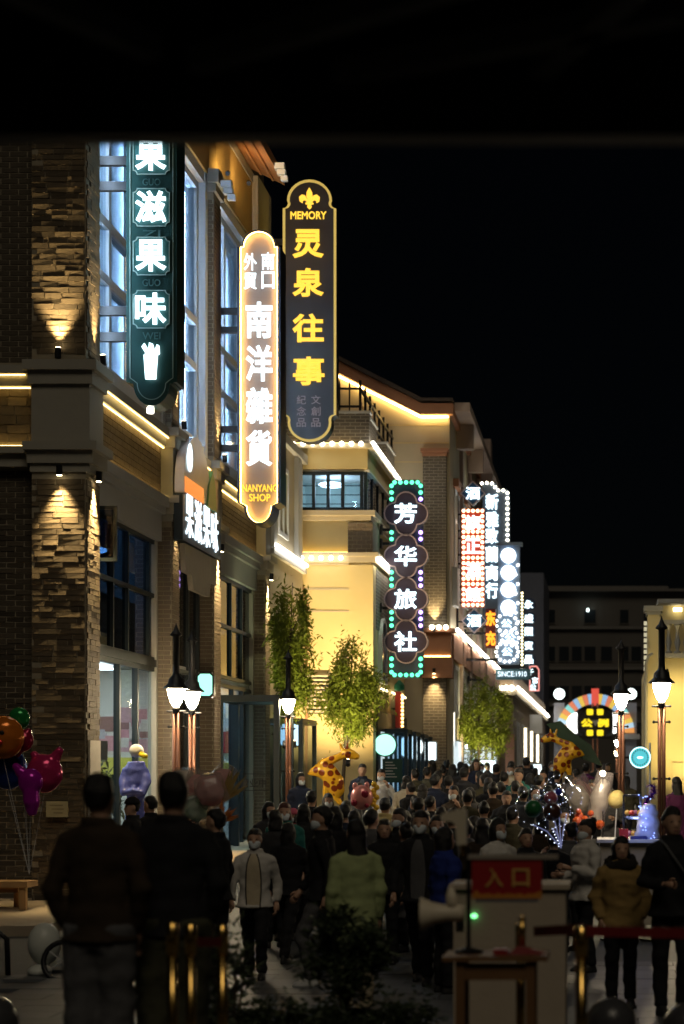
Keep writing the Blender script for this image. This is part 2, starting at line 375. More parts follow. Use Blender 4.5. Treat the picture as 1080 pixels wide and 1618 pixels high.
def window(parent, X, y0, y1, z0, z1, ms, ts, fm, gm, fw=.07, fd=.09, name='window'):
    """glazed frame in a plane facing the street: mullions at ms, transoms at ts; panes are parts of it"""
    b = MB().box(X-fd, X+.01, y0, y0+fw, z0, z1).box(X-fd, X+.01, y1-fw, y1, z0, z1)
    b.box(X-fd, X+.008, y0+fw, y1-fw, z0, z0+fw).box(X-fd, X+.008, y0+fw, y1-fw, z1-fw, z1)
    ys = [y0] + list(ms) + [y1]; zs = [z0] + list(ts) + [z1]
    for mm in ms: b.box(X-fd, X+.006, mm-fw/2, mm+fw/2, z0+fw, z1-fw)
    for t in ts:
        for k in range(len(ys)-1): b.box(X-fd, X+.004, ys[k]+fw/2+.001 if k else ys[k]+fw, ys[k+1]-fw/2-.001 if k < len(ys)-2 else ys[k+1]-fw, t-fw/2, t+fw/2)
    f = b.build(name, fm, parent)
    for k in range(len(ys)-1):
        for j in range(len(zs)-1): bx(f, 'pane', gm, (X-.05, X-.042, ys[k]+.02, ys[k+1]-.02, zs[j]+.02, zs[j+1]-.02))
    return f
window(b1, XG, 28.72, 33.48, 3.95, 5.98, (30.6, 31.55, 33.0), (5.05,), M_STEEL, M_DGLASS)
window(b1, XG, 28.72, 33.48, .2, 3.85, (31.0, 32.2), (), M_STEEL, M_GLASS, name='shopfront')
bx(b1, 'door_canopy', M_STEEL, (-7.7, -7.55, 28.9, 33.3, 3.85, 3.97))
window(b1, XG, 34.08, 37.02, .2, 5.98, (35.0, 36.1), (3.9,), M_STEEL, M_DGLASS, name='entrance_glazing')
window(b1, XG, 37.73, 42.57, 3.95, 5.98, (40.2, 41.4), (5.0,), M_STEEL, M_DGLASS)
window(b1, XG, 37.73, 42.57, .3, 3.85, (40.4, 41.5), (), M_STEEL, M_GLASS, name='shopfront')
bx(b1, 'jamb', M_STONE, (-7.7, -7.56, 33.34, 33.47, .2, 5.97)); bx(b1, 'jamb', M_STONE, (-7.7, -7.56, 42.42, 42.56, .2, 5.97))
sash = MB().box(-7.52, -7.1, 28.78, 28.83, 5.15, 5.2).box(-7.52, -7.1, 28.78, 28.83, 5.9, 5.95).box(-7.52, -7.47, 28.78, 28.83, 5.2, 5.9).box(-7.15, -7.1, 28.78, 28.83, 5.2, 5.9).build('open_sash', M_STEEL, b1)
bx(sash, 'pane', M_DGLASS, (-7.47, -7.15, 28.8, 28.806, 5.2, 5.9))
# upper storey: tall white window bays
for k, (ya, yb) in enumerate(bays):
    bx(b1, 'window_surround', M_WHITE, (-7.72, -7.44, ya, ya+.2, 7.87, 13.2), (-7.72, -7.44, yb-.2, yb, 7.87, 13.2), (-7.72, -7.46, ya+.2, yb-.2, 13.0, 13.2), (-7.72, -7.46, ya+.2, yb-.2, 7.87, 8.1))
    n = 3 if yb - ya > 4 else 2; ms = [ya + (yb-ya) * (j+1) / (n+0.0) for j in range(n-1)]
    window(b1, XG + .02, ya+.2, yb-.2, 8.1, 13.0, ms, (9.55, 10.4), M_WHITE, M_GLASS, fw=.14, fd=.16, name='upper_window')
    bx(b1, 'inner_led', E_COOL, (-7.82, -7.8, ya+.3, ya+.32, 7.95, 12.8)); bx(b1, 'inner_led', E_COOL, (-7.82, -7.8, yb-.32, yb-.3, 7.95, 12.8))  # unseen strips added behind the frame to brighten the curtain
    bx(b1, 'upper_wall', mat('ochre_render', (.5, .36, .15), .85, scale=2), (-7.72, -7.42, ya, yb, 13.21, ZT))
    bx(b1, 'led_tube', E_COOL, (-7.41, -7.385, ya+.03, ya+.05, 8.0, 12.6))
    bx(b1, 'curtain', mat('blue_curtain', (.6, .68, .8), .9), (-8.1, -8.06, ya+.3, yb-.3, 7.9, 13.0))
bx(b1, 'end_pilaster', M_STONE, (-7.7, -7.3, 41.55, 43.18, 13.31, 14.55)); bx(b1, 'pilaster_foot', M_STONE, (-7.7, -7.2, 41.4, 43.24, 13.12, 13.305))
ev = MB().add([(-7.5, 28, 14.68), (-6.72, 28, 14.3), (-6.72, 41.4, 14.3), (-7.5, 41.4, 14.68), (-7.5, 28, 14.9), (-6.72, 28, 14.5), (-6.72, 41.4, 14.5), (-7.5, 41.4, 14.9)],
              [(0,1,2,3),(4,7,6,5),(0,4,5,1),(1,5,6,2),(2,6,7,3),(3,7,4,0)]).build('eave_soffit', M_WOOD, b1)
for t in (.32, .68):
    X, z = -7.42 + t * .7, 14.62 - t * .345
    MB().beam((X, 28, z - .012), (X, 41.3, z - .012), .04, .03).build('soffit_batten', M_WOOD, ev)
MB().prism([(28, 14.9), (43.4, 14.9), (43.4, 16.5), (28, 16.5)], -14, -7.5, 'yz').build('roof', M_ROOF, b1)
# floodlights: brackets with lamp heads
def spot_fix(parent, loc, aim, W, size=46, col=(1, .72, .33), rad=.05):
    loc = Vector(loc); d = (Vector(aim) - loc).normalized()
    MB().tube([loc - d * .16, loc - d * .02], .045, 10).build('spotlight_body', M_BLACK, parent)
    MB().tube([loc - d * .021, loc - d * .012], .035, 10).build('spotlight_lens', emi('spot_lens', (1, .8, .45), 25), parent)
    lamp(parent, 'SPOT', loc, W, col, aim, size, 1.0, rad)
spot_fix(b1, (-7.7, 27.89, 8.06), (-7.7, 27.99, 9.9), 420, 70); spot_fix(b1, (-7.68, 27.88, 6.24), (-7.68, 28.0, 4.0), 520, 66)
spot_fix(b1, (-7.12, 37.35, 13.35), (-7.4, 40.0, 14.5), 110, 85, (1, .62, .2)); spot_fix(b1, (-7.0, 38.8, 13.6), (-7.35, 40.6, 14.5), 70, 95, (1, .62, .2))
spot_fix(b1, (-7.2, 28.38, 8.06), (-7.34, 28.38, 9.8), 420, 56)
for (ya, yb) in piers:
    spot_fix(b1, (-7.25, (ya+yb)/2, 6.22), (-7.35, (ya+yb)/2, 4.2), 2000, 56)
for yy in (33.8, 37.4): spot_fix(b1, (-7.2, yy, 8.08), (-7.34, yy, 9.8), 380, 52)
for (x, yy, z) in ((-7.12, 37.2, 13.1), (-6.62, 40.2, 14.35)):
    MB().box(x-.1, x+.1, yy-.1, yy+.1, z-.09, z+.03).box(x-.05, x+.12, yy-.08, yy+.08, z-.2, z-.1).box(x+.02, x+.16, yy-.06, yy+.06, z-.32, z-.22).build('floodlight', M_WHITE, b1)
# shop interior: lit partition with prints, ceiling panels, shelves
M_WALLW = mat('shop_wall', (.75, .75, .72), .8, var=.04)
bx(b1, 'partition', M_WALLW, (-11.9, -7.72, 34.1, 34.2, .2, 3.85), (-11.9, -7.72, 42.0, 42.1, .2, 3.85))
for a, b2 in ((29.2, 33.2), (38.0, 41.8)):
    for xx in (-8.4, -9.8): bx(b1, 'ceiling_panel', E_ROOM, (xx-.25, xx+.25, a, b2, 3.8, 3.82))
def prints(yw, x0, x1, z0, z1, n, cols):
    for k in range(n):
        c = cols[k % len(cols)]; X = random.uniform(x0, x1); z = random.uniform(z0, z1); a = random.uniform(.06, .16)
        bx(b1, 'wall_print', mat('print_%d' % (k % len(cols)), c, .6, var=.3, scale=20, bump=0), (X-a, X+a, yw-.012-.002*(k % 7), yw, z-a*.9, z+a*.9))
prints(34.1, -8.75, -7.85, 2.5, 3.1, 26, [(.6,.35,.4),(.7,.65,.6),(.3,.15,.15),(.5,.5,.55),(.65,.3,.35)])
bx(b1, 'yellow_panel', mat('yellow_print', (.75, .7, .12), .6, var=.2), (-8.9, -7.8, 34.07, 34.1, 1.9, 2.35))
bx(b1, 'wall_screen', M_BLACK, (-8.62, -8.3, 33.0, 33.05, 2.3, 2.62)); bx(b1, 'wall_screen', M_BLACK, (-7.98, -7.78, 39.4, 39.45, 2.05, 2.33))
prints(42.0, -8.6, -7.8, 2.2, 3.5, 8, [(.6,.1,.08),(.5,.25,.1),(.7,.6,.1)])
bx(b1, 'red_poster', mat('red_print', (.5, .04, .04), .6), (-8.5, -7.8, 41.9, 41.93, 2.5, 2.95))
bx(b1, 'yellow_poster', mat('yellow_print', (.75, .7, .12), .6), (-8.5, -7.8, 41.9, 41.93, 1.7, 2.3))
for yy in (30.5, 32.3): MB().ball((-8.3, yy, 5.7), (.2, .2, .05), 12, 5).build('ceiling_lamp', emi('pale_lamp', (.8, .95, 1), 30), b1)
bx(b1, 'roller_blind', mat('blind_cloth', (.5, .45, .36), .9), (-7.9, -7.88, 29.2, 33.2, 4.02, 4.9)); bx(b1, 'roller_blind', mat('blind_cloth', (.5, .45, .36), .9), (-7.9, -7.88, 38.2, 42.2, 4.02, 4.9))  # beige panels imitating the bright reflection in the lower panes
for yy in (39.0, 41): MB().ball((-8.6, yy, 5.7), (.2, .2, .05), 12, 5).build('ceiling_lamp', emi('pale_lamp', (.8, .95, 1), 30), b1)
bx(b1, 'upper_room_wall', mat('blue_room', (.22, .3, .38), .9), (-11.9, -7.75, 33.6, 33.7, 4.01, 6.4), (-11.9, -7.75, 42.1, 42.2, 4.01, 6.4))
# fascia sign over the entrance: domed fruit board, letters, hanging shield
E_WH2 = emi('soft_white_letter', (.78, .92, 1), 1.9)
fs = thing('fascia_sign', 'fruit drink shop fascia with white lit letters under a domed peach board', 'sign', (-7.2, 34.8, 5.2))
dome = [(33.45, 6.8)] + [(34.55 + 1.1 * math.cos(t), 6.95 + .95 * math.sin(t)) for t in [math.pi - math.pi * k / 12 for k in range(13)]] + [(35.65, 6.8)]
MB().prism(dome, -7.28, -7.12, 'yz').build('dome_board', mat('dome_paint', (.62, .58, .62), .35, var=.15, scale=2), fs)
bx(fs, 'orange_band', emi('orange_glow', (1, .3, .06), .9), (-7.115, -7.1, 33.47, 35.0, 6.82, 7.08))
MB().prism([(35.3, 6.8), (36.1, 6.8), (36.0, 7.25), (35.75, 7.5), (35.45, 7.2)], -7.2, -7.09, 'yz').build('leaf_board', mat('leaf_paint', (.12, .3, .08), .5), fs)
MB().ball((-7.1, 33.85, 7.45), (.02, .2, .25), 10, 6).build('dome_light', E_PANEL, fs)
bx(fs, 'letter_board', M_STEEL, (-7.28, -7.13, 33.4, 36.7, 6.0, 6.78))
for k, ch in enumerate('果滋果味'): glyph(fs, 'letter', ch, (-7.128, 33.9 + k * .72, 6.45), .6, .72, E_WH2, .02, .0, '+x')
MB().prism([(33.7, 5.98), (36.5, 5.98), (36.4, 5.5), (35.9, 5.5), (35.8, 5.25), (34.4, 5.25), (34.3, 5.5), (33.8, 5.5)], -7.25, -7.16, 'yz').build('hanging_shield', mat('shield_paint', (.3, .27, .22), .6), fs)

# ================================================================== blade signs
def arc(cx, cz, r, a0, a1, n=12, ry=None): return [(cx + r * math.cos(R(a0 + (a1-a0)*k/n)), cz + (ry or r) * math.sin(R(a0 + (a1-a0)*k/n))) for k in range(n+1)]
def inset(poly, d):
    n = len(poly); area = sum(poly[i][0]*poly[(i+1)%n][1] - poly[(i+1)%n][0]*poly[i][1] for i in range(n)); sgn = 1 if area > 0 else -1; out = []
    for i in range(n):
        p0, p1, p2 = Vector(poly[i-1]), Vector(poly[i]), Vector(poly[(i+1) % n]); e1 = (p1-p0); e2 = (p2-p1)
        if e1.length < 1e-6: e1 = e2
        if e2.length < 1e-6: e2 = e1
        e1.normalize(); e2.normalize()
        n1 = Vector((-e1.y, e1.x)) * sgn; n2 = Vector((-e2.y, e2.x)) * sgn; nn = (n1+n2)
        if nn.length < 1e-6: nn = n1
        nn.normalize(); out.append(tuple(p1 + nn * d / max(.5, nn.dot(n1))))
    return out
def notch(x0, x1, z0, z1, r, n=4):                        # plaque with concave corners
    return arc(x0, z0, r, 90, 0, n) + arc(x1, z0, r, 180, 90, n) + arc(x1, z1, r, 270, 180, n) + arc(x0, z1, r, 360, 270, n)
def bracket(parent, x0, x1, y, z, t=.1):
    MB().box(x0, x1, y-t*.4, y+t*.4, z-t/2, z+t/2).box(x0-.0, x0+.05, y-.12, y+.12, z-.12, z+.12).build('bracket', M_BLACK, parent)

# 1: dark green juice bar sign
Y = 29.0; s1 = thing('blade_sign', 'tall dark green hanging sign with four white glowing characters and a cup', 'sign', (-6.65, 29.3, 7.4))
x0, x1 = ax(199, Y), ax(279, Y); xm = (x0+x1)/2; zb = az(606, Y); zt = 12.2
lobe = arc(xm, zb, (x1-x0)*.36, 180, 360, 14, az(606, Y)-az(641, Y))
M_GRN = mat('green_sign_face', (.014, .055, .053), .4, var=.15, bump=.02)
MB().prism([(x0, zt), (x0, zb+.02), (x0+.05, zb+.02), (x0+.05, zb)] + lobe + [(x1-.05, zb), (x1-.05, zb+.02), (x1, zb+.02), (x1, zt)], Y, Y+.55).build('sign_box', M_GRN, s1)
rimo = [(x0+.05, zt-.05), (x0+.05, zb+.08), (x0+.12, zb+.03)] + arc(xm, zb, (x1-x0)*.29, 180, 360, 14, .24) + [(x1-.12, zb+.03), (x1-.05, zb+.08), (x1-.05, zt-.05)]
MB().frame(rimo, inset(rimo, .012), Y-.008, Y).build('rim_line', mat('teal_line', (.3, .42, .4), .5), s1)
for k, (ch, py, pin) in enumerate((('果', 246, 'GUO'), ('滋', 328, 'ZI'), ('果', 405, 'GUO'), ('味', 489, 'WEI'))):
    zc = az(py, Y); pl = notch(xm-.27, xm+.27, zc-.28, zc+.28, .06)
    p = MB().prism(pl, Y-.014, Y+.01).build('plaque', mat('plaque_face', (.025, .1, .1), .45, var=.1, bump=.02), s1)
    MB().frame(pl, inset(pl, .014), Y-.02, Y-.012).build('plaque_rim', mat('teal_line', (.3, .42, .4), .5), p)
    glyph(s1, 'letter', ch, (xm, Y-.03, zc), .45, .46, E_WHITE, .05, .025)
    glyph(s1, 'small_letters', pin, (xm, Y-.004, zc-.385), .26, .1, mat('dim_teal', (.07, .16, .16), .5), .01, .0)
cup = [(-.10, .1), (-.075, -.25), (.075, -.25), (.10, .1), (.13, .12), (.12, .24), (.09, .25), (.06, .15), (.03, .26), (-.02, .28), (-.03, .17), (-.09, .27), (-.13, .22), (-.07, .12)]
zc = az(573, Y); MB().prism([(xm+a, zc+b) for a, b in cup], Y-.07, Y-.03).build('cup_mark', E_WHITE, s1)
for py in (255, 295, 492, 533): bracket(s1, -7.62, x0, 29.2, az(py, 29.2), .13)
MB().tube([(xm-.05, 29.15, az(641, Y)), (xm-.05, 29.15, az(650, Y))], .05, 10).build('under_lamp', E_ROPE, s1)

# 2: edge lit general store sign
Y = 37.5; s2 = thing('blade_sign', 'amber edge-lit hanging sign with white characters, round head and navy rim', 'sign', (-6.55, 37.8, 6.8))
x0, x1 = ax(376, Y), ax(444, Y); xm = (x0+x1)/2; zsh = az(392, Y); zlo = az(795, Y); rr = (x1-x0)*.40
def store_outline(d=0):
    return [(x0+d, zlo)] + [(xm-rr*.86+d*.8, zlo-.06)] + arc(xm, zlo-.06, rr*.86-d*.8, 180, 360, 14, az(797, Y)-az(826, Y)-d*.5) + [(x1-d, zlo), (x1-d, zsh), (xm+rr-d*.6, zsh)] + arc(xm, zsh, rr-d*.6, 0, 180, 14) + [(x0+d, zsh)]
so = store_outline()
M_NAVY = mat('navy_rim', (.02, .02, .045), .4, bump=.02)
MB().prism(so, Y, Y+.55).build('sign_box', M_NAVY, s2)
MB().frame(so, store_outline(.055), Y-.1, Y).build('rim', M_NAVY, s2)
MB().prism(store_outline(.056), Y-.02, Y-.004).build('face_panel', mat('amber_face', (.28, .215, .18), .5, var=.08, bump=.02), s2)
MB().frame(store_outline(.057), store_outline(.064), Y-.085, Y-.06).build('edge_led', emi('amber_edge', (1, .56, .12), 44), s2)
for ch, px, py in (('外', 396, 415), ('貿', 396, 445), ('南', 424, 414), ('口', 424, 444)):
    glyph(s2, 'letter', ch, (ax(px, Y), Y-.05, az(py, Y)), .24, .32, E_WH2, .04, .012)
for ch, py in zip('南洋雜貨', (507, 575, 642, 709)): glyph(s2, 'letter', ch, (ax(410, Y), Y-.05, az(py, Y)), .5, .68, E_WH2, .05, .028)
glyph(s2, 'roman_letters', 'NANYANG', (ax(411, Y), Y-.05, az(772, Y)), .66, .14, E_YEL, .03, .015)
glyph(s2, 'roman_letters', 'SHOP', (ax(411, Y), Y-.05, az(787, Y)), .4, .14, E_YEL, .03, .015)
for py in (487, 517, 675, 705): bracket(s2, -7.4, x0, Y+.25, az(py, Y), .12)

# 3: black memory sign with gold rim
Y = 43.0; s3 = thing('blade_sign', 'black souvenir sign with gold rim, lily emblem and yellow brush characters', 'sign', (-6.45, 43.2, 9.2))
x0, x1 = ax(447, Y), ax(531, Y); xm = (x0+x1)/2; W2 = (x1-x0)/2; zs = az(322, Y); zl = az(664, Y)
def mem(d=0):
    r = .16
    return [(x0+d, zl+r)] + arc(x0+d, zl, r*.7, 90, 0, 4) + arc(xm, zl-.05, W2*.82-d, 180, 360, 14, .42-d) + arc(x1-d, zl, r*.7, 180, 90, 4) + [(x1-d, zl+r), (x1-d, zs-r)] + arc(x1-d, zs, r*.7, 270, 180, 4) + arc(xm, zs+.06, W2*.84-d, 0, 180, 14, .45-d) + arc(x0+d, zs, r*.7, 360, 270, 4) + [(x0+d, zs-r)]
mo = mem()
MB().prism(mo, Y, Y+.4).build('sign_box', M_BLACK, s3)
MB().prism(mem(.05), Y-.02, Y-.004).build('face_panel', mat('black_face', (.05, .042, .045), .35, var=.15, bump=.02), s3)
MB().frame(mem(.0), mem(.05), Y-.05, Y-.003).build('gold_rim', emi('gold_rim', (1, .68, .16), .55), s3)
zc = az(315, Y); pet = [(0,.27),(.06,.16),(.07,.06),(.035,-.03),(.1,.08),(.17,.1),(.235,.04),(.22,-.06),(.16,-.1),(.15,-.04),(.1,-.03),(.05,-.08),(.09,-.1),(.09,-.13),(.035,-.13),(.05,-.2),(0,-.25)]
MB().prism([(xm+a*.95, zc+b*.9) for a, b in pet] + [(xm-a*.95, zc+b*.9) for a, b in pet[-2:0:-1]], Y-.06, Y-.02).build('lily_emblem', E_YEL, s3)
glyph(s3, 'roman_letters', 'MEMORY', (xm-.02, Y-.03, az(341, Y)), .78, .17, E_YEL, .03, .02)
for ch, px, py in (('灵', 487, 386), ('泉', 487, 447), ('往', 487, 519), ('事', 488, 587)): glyph(s3, 'letter', ch, (ax(px, Y), Y-.03, az(py, Y)), .68, .62, E_YEL, .05, .03)
M_DIMTX = emi('dim_pink_text', (.8, .6, .6), .16)
for k, (a, b2) in enumerate(zip('紀念品', '文創品')):
    glyph(s3, 'small_letter', a, (ax(476, Y), Y-.022, az(632+18*k, Y)), .2, .19, M_DIMTX, .015, .0); glyph(s3, 'small_letter', b2, (ax(499, Y), Y-.022, az(632+18*k, Y)), .2, .19, M_DIMTX, .015, .0)
for z in (10.2, 13.6): bracket(s3, -7.4, x0+.1, Y+.2, z, .12)

# 4: hotel sign of four quatrefoils and bulbs
Y = 49.4; s4 = thing('blade_sign', 'navy guesthouse sign of four lobed medallions edged with green and purple bulbs', 'sign', (-5, 49.6, 4.4))
x0, x1 = ax(615, Y), ax(668, Y); xm = (x0+x1)/2; z0, z1 = az(1071, Y), az(758, Y)
shaft = [(x0+.1, z0), (x1-.1, z0), (x1, z0+.12), (x1, z1-.12), (x1-.1, z1), (x0+.1, z1), (x0, z1-.12), (x0, z0+.12)]
M_HOT = mat('hotel_face', (.03, .04, .07), .45, var=.15, bump=.02)
MB().prism(shaft, Y, Y+.3).build('sign_box', M_HOT, s4)
cyz = [az(p, Y) for p in (812, 879, 947, 1014)]
for ch, zc in zip('芳华旅社', cyz):
    q = []
    for a0, cx, cz in ((0, .27, 0), (90, 0, .27), (180, -.27, 0), (270, 0, -.27)):
        q += arc(xm+cx, zc+cz, .28, a0-86, a0+86, 12)
    p = MB().prism(q, Y-.06, Y+.12).build('medallion', mat('medallion_face', (.035, .025, .045), .45, var=.1, bump=.02), s4)
    MB().frame(q, inset(q, .03), Y-.085, Y-.055).build('medallion_rim', mat('mauve_rim', (.32, .25, .28), .5, bump=0), p)
    glyph(s4, 'letter', ch, (xm-.01, Y-.075, zc), .56, .5, E_WHITE, .05, .022)
bulb_g = MB().ball((0, 0, 0), .052, 8, 5).mesh('bulb', smooth=True)
def bulb(parent, c, m, r=None, me=None):
    o = bpy.data.objects.new('bulb', me or bulb_g); COL.objects.link(o); o.parent = parent; o.location = Vector(c) - org(parent)
    if r: o.scale = (r/.052,)*3
    if not o.data.materials: o.data.materials.append(m)
    o.material_slots[0].link = 'OBJECT'; o.material_slots[0].material = m
    return o
for k in range(5): bulb(s4, (x0+.13+k*(x1-x0-.26)/4, Y-.03, z1-.07), E_GREEN); bulb(s4, (x0+.13+k*(x1-x0-.26)/4, Y-.03, z0+.07), E_GREEN)
z = z0 + .14
while z < z1 - .1:
    if all(abs(z-c) > .3 for c in cyz):
        top = z > cyz[0] + .35; bot = z < cyz[3] - .3
        bulb(s4, (x0+.055, Y-.03, z), E_GREEN); bulb(s4, (x1-.055, Y-.03, z), E_GREEN if (bot or (top and z > z1-.35)) else E_PURPLE)
    z += .165
for py in (836, 858, 960): bracket(s4, -5.66, x0, Y+.15, az(py, Y), .07)

# 5: tavern sign
Y = 58.3; s5 = thing('blade_sign', 'red tavern sign studded with bulbs between two blue diamond plaques', 'sign', (-4, 58.5, 3.5))
x0, x1 = ax(729, Y), ax(765, Y); xm = (x0+x1)/2; z0, z1 = az(959, Y), az(804, Y)
bx(s5, 'sign_box', mat('red_sign_face', (.5, .06, .03), .5, bump=.02), (x0, x1, Y, Y+.3, z0, z1))
E_DOT = emi('dot_bulb', (1, .75, .45), 4); E_RW = emi('pinkish_letter', (1, .88, .85), 3)
rows = 18
for r in range(rows + 1):
    zz = z1 - .06 - (z1-z0-.12) * r / rows; full = r in (0, 4, 5, 9, 10, 14, 15 - 1, 18) or r in (13,)
    for c in range(5):
        if full or c in (0, 4): bulb(s5, (x0+.06+(x1-x0-.12)*c/4, Y-.02, zz), E_DOT)
for ch, py in zip('旗正酒館', (826, 863, 901, 939)): glyph(s5, 'letter', ch, (xm, Y-.01, az(py, Y)), .46, .44, E_RW, .05, .03)
for py, px in ((780, 747), (981, 749)):
    zc, xc = az(py, Y), ax(px, Y); q = [(xc-.37, zc), (xc, zc-.37), (xc+.37, zc), (xc, zc+.37)]
    p = MB().prism(q, Y-.06, Y+.2).build('diamond_plaque', mat('blue_plaque', (.02, .06, .12), .4, bump=.02), s5)
    MB().frame(q, inset(q, .03), Y-.08, Y-.055).build('diamond_rim', mat('pale_rim', (.5, .42, .5), .5, bump=0), p)
    glyph(s5, 'letter', '酒', (xc, Y-.065, zc), .42, .36, E_WHITE, .04, .02)
MB().box(x0-.16, x0-.1, Y+.1, Y+.16, az(1000, Y), az(770, Y)).build('mounting_post', M_BLACK, s5)
for py in (770, 812, 838, 850, 876, 890, 908, 927, 952, 982): MB().box(x0-.13 if py not in (770, 812, 952) else -4.5, x0+.02, Y+.11, Y+.15, az(py, Y)-.025, az(py, Y)+.025).build('bracket', M_BLACK, s5)

# 6: trading house sign behind it
Y = 62.5; s6 = thing('blade_sign', 'slate blue trading house sign with stepped top and warm bulb border', 'sign', (-3.6, 62.7, 3))
x0, x1 = ax(762, Y), ax(805, Y); z0, z1 = az(985, Y), az(763, Y)
ol = [(x0, z0), (x1, z0), (x1, z1-.3), (x1-.1, z1-.2), (x1-.34, z1-.2), (x1-.44, z1), (x0, z1)]
MB().prism(ol, Y, Y+.3).build('sign_box', mat('slate_face', (.09, .12, .17), .5, bump=.02), s6)
for ch, py in zip('新雅致蘭商行', (793, 821, 847, 876, 905, 933)): glyph(s6, 'letter', ch, (ax(777, Y), Y-.01, az(py, Y)), .4, .5, E_WHITE, .05, .03)
for a, b2 in ((761, 764), (769, 763), (777, 764), (782, 770), (787, 775), (795, 775)): bulb(s6, (ax(a, Y), Y-.03, az(b2, Y)), E_BULB, .045)
for k in range(12): bulb(s6, (ax(801.5, Y), Y-.03, az(779+8.3*k, Y)), E_BULB, .045)
for z in (5, 9): bracket(s6, -4.4, x0, Y+.15, z, .08)

# 7: four discs sign with flower bulbs
Y = 61; s7 = thing('blade_sign', 'pale blue sign with four glowing white discs above ringed bulb clusters', 'sign', (-3.4, 61.2, 4))
x0, x1 = ax(786, Y), ax(821, Y); z0, z1 = az(1050, Y), az(862, Y)
bx(s7, 'sign_box', mat('pale_blue_face', (.2, .28, .42), .5, bump=.02), (x0, x1, Y, Y+.3, z0, z1)); bx(s7, 'sign_cap', mat('pale_blue_face', (.2, .28, .42), .5), (x0-.05, x1+.08, Y-.05, Y+.35, z1, z1+.1))
for py in (878, 905, 932, 960): MB().tube([(ax(803, Y), Y-.06, az(py, Y)), (ax(803, Y), Y-.002, az(py, Y))], .23, 20).build('glow_disc', emi('disc_white', (.85, .97, 1), 4), s7)
for cx, cy, n, r in ((800, 985, 11, .32), (806, 1008, 9, .26), (801, 1030, 14, .34)):
    for k in range(n): bulb(s7, (ax(cx, Y)+r*math.cos(2*math.pi*k/n), Y-.03, az(cy, Y)+r*.9*math.sin(2*math.pi*k/n)), emi('bulb_cool', (1, .97, .85), 7), .042)
    glyph(s7, 'letter', '公', (ax(cx, Y), Y-.01, az(cy, Y)), .34, .26, E_WHITE, .04, .03)
for k in range(7): bulb(s7, (ax(818-1.2*(k % 2)*3, Y), Y-.03, az(893+k*15, Y)), emi('bulb_cool', (1, .97, .85), 7), .042)
for py in (1000, 1042): bracket(s7, -4.4, x0, Y+.15, az(py, Y), .08)
# 8: small red sign with orange characters
Y = 60; s8 = thing('blade_sign', 'small dark red sign with two orange glowing characters', 'sign', (-4, 60.2, 6))
x0, x1 = ax(767, Y), ax(783, Y); bx(s8, 'sign_box', mat('dark_red_face', (.12, .02, .02), .5), (x0, x1, Y, Y+.2, az(1024, Y), az(962, Y)))
for ch, py in (('东', 977), ('充', 1009)): glyph(s8, 'letter', ch, (ax(775, Y), Y-.01, az(py, Y)), .3, .46, emi('orange_letter', (1, .3, .02), 2.2), .04, .05)
bracket(s8, -4.5, x0, Y+.1, az(990, Y), .06)
# 9: since plate
Y = 76; s9 = thing('plate_sign', 'teal horizontal plate reading since 1910 below the disc sign', 'sign', (-3.4, 76, 5.5))
bx(s9, 'sign_box', mat('teal_plate', (.05, .13, .16), .5), (ax(783, Y), ax(838, Y), Y, Y+.15, az(1074, Y), az(1057, Y)))
glyph(s9, 'letters', 'SINCE:1910', (ax(809, Y), Y-.01, az(1065, Y)), 1.1, .2, E_WH2, .04, .0); bracket(s9, -4.45, ax(783, Y), Y+.08, az(1065, Y), .06)
# 10: discs on dark plaques with dotted post
Y = 80; s10 = thing('blade_sign', 'chain of five dark lobed plaques with white characters beside a line of bulbs', 'sign', (-2.4, 80, 5.2))
bx(s10, 'post', M_STEEL, (ax(821, Y), ax(829, Y), Y, Y+.12, az(1056, Y), az(935, Y)))
for k in range(22): bulb(s10, (ax(824.5, Y), Y-.03, az(937+5.4*k, Y)), emi('bulb_pale', (1, .85, .5), 5), .045)
for ch, py in zip('永盛照賓品', (955, 977, 998, 1020, 1042)):
    zc = az(py, Y); p = MB().tube([(ax(836, Y), Y, zc), (ax(836, Y), Y+.12, zc)], .27, 14).build('plaque', M_HOT, s10); glyph(s10, 'letter', ch, (ax(835, Y), Y-.01, zc), .36, .34, E_WHITE, .04, .03)
bracket(s10, -4.0, ax(821, Y), Y+.06, 8.2, .06)
# 11: pink neon bordered sign
Y = 84; s11 = thing('blade_sign', 'small sign with pink neon border and white characters', 'sign', (-2.9, 84, 5.2))
q = [(ax(836, Y), az(1092, Y)), (ax(852, Y), az(1092, Y)), (ax(852, Y), az(1058, Y)), (ax(848, Y), az(1052, Y)), (ax(836, Y), az(1052, Y))]
MB().prism(q, Y, Y+.12).build('sign_box', M_BLACK, s11); MB().frame(q, inset(q, .05), Y-.03, Y-.001).build('neon_border', emi('pink_neon', (1, .35, .3), 1.2), s11)
for ch, px, py in (('千', 838, 1062), ('言', 845, 1075), ('公', 842, 1086)): glyph(s11, 'letter', ch, (ax(px, Y), Y-.01, az(py, Y)), .26, .26, E_WHITE, .04, .02)
bracket(s11, -4.0, ax(836, Y), Y+.06, az(1070, Y), .05)
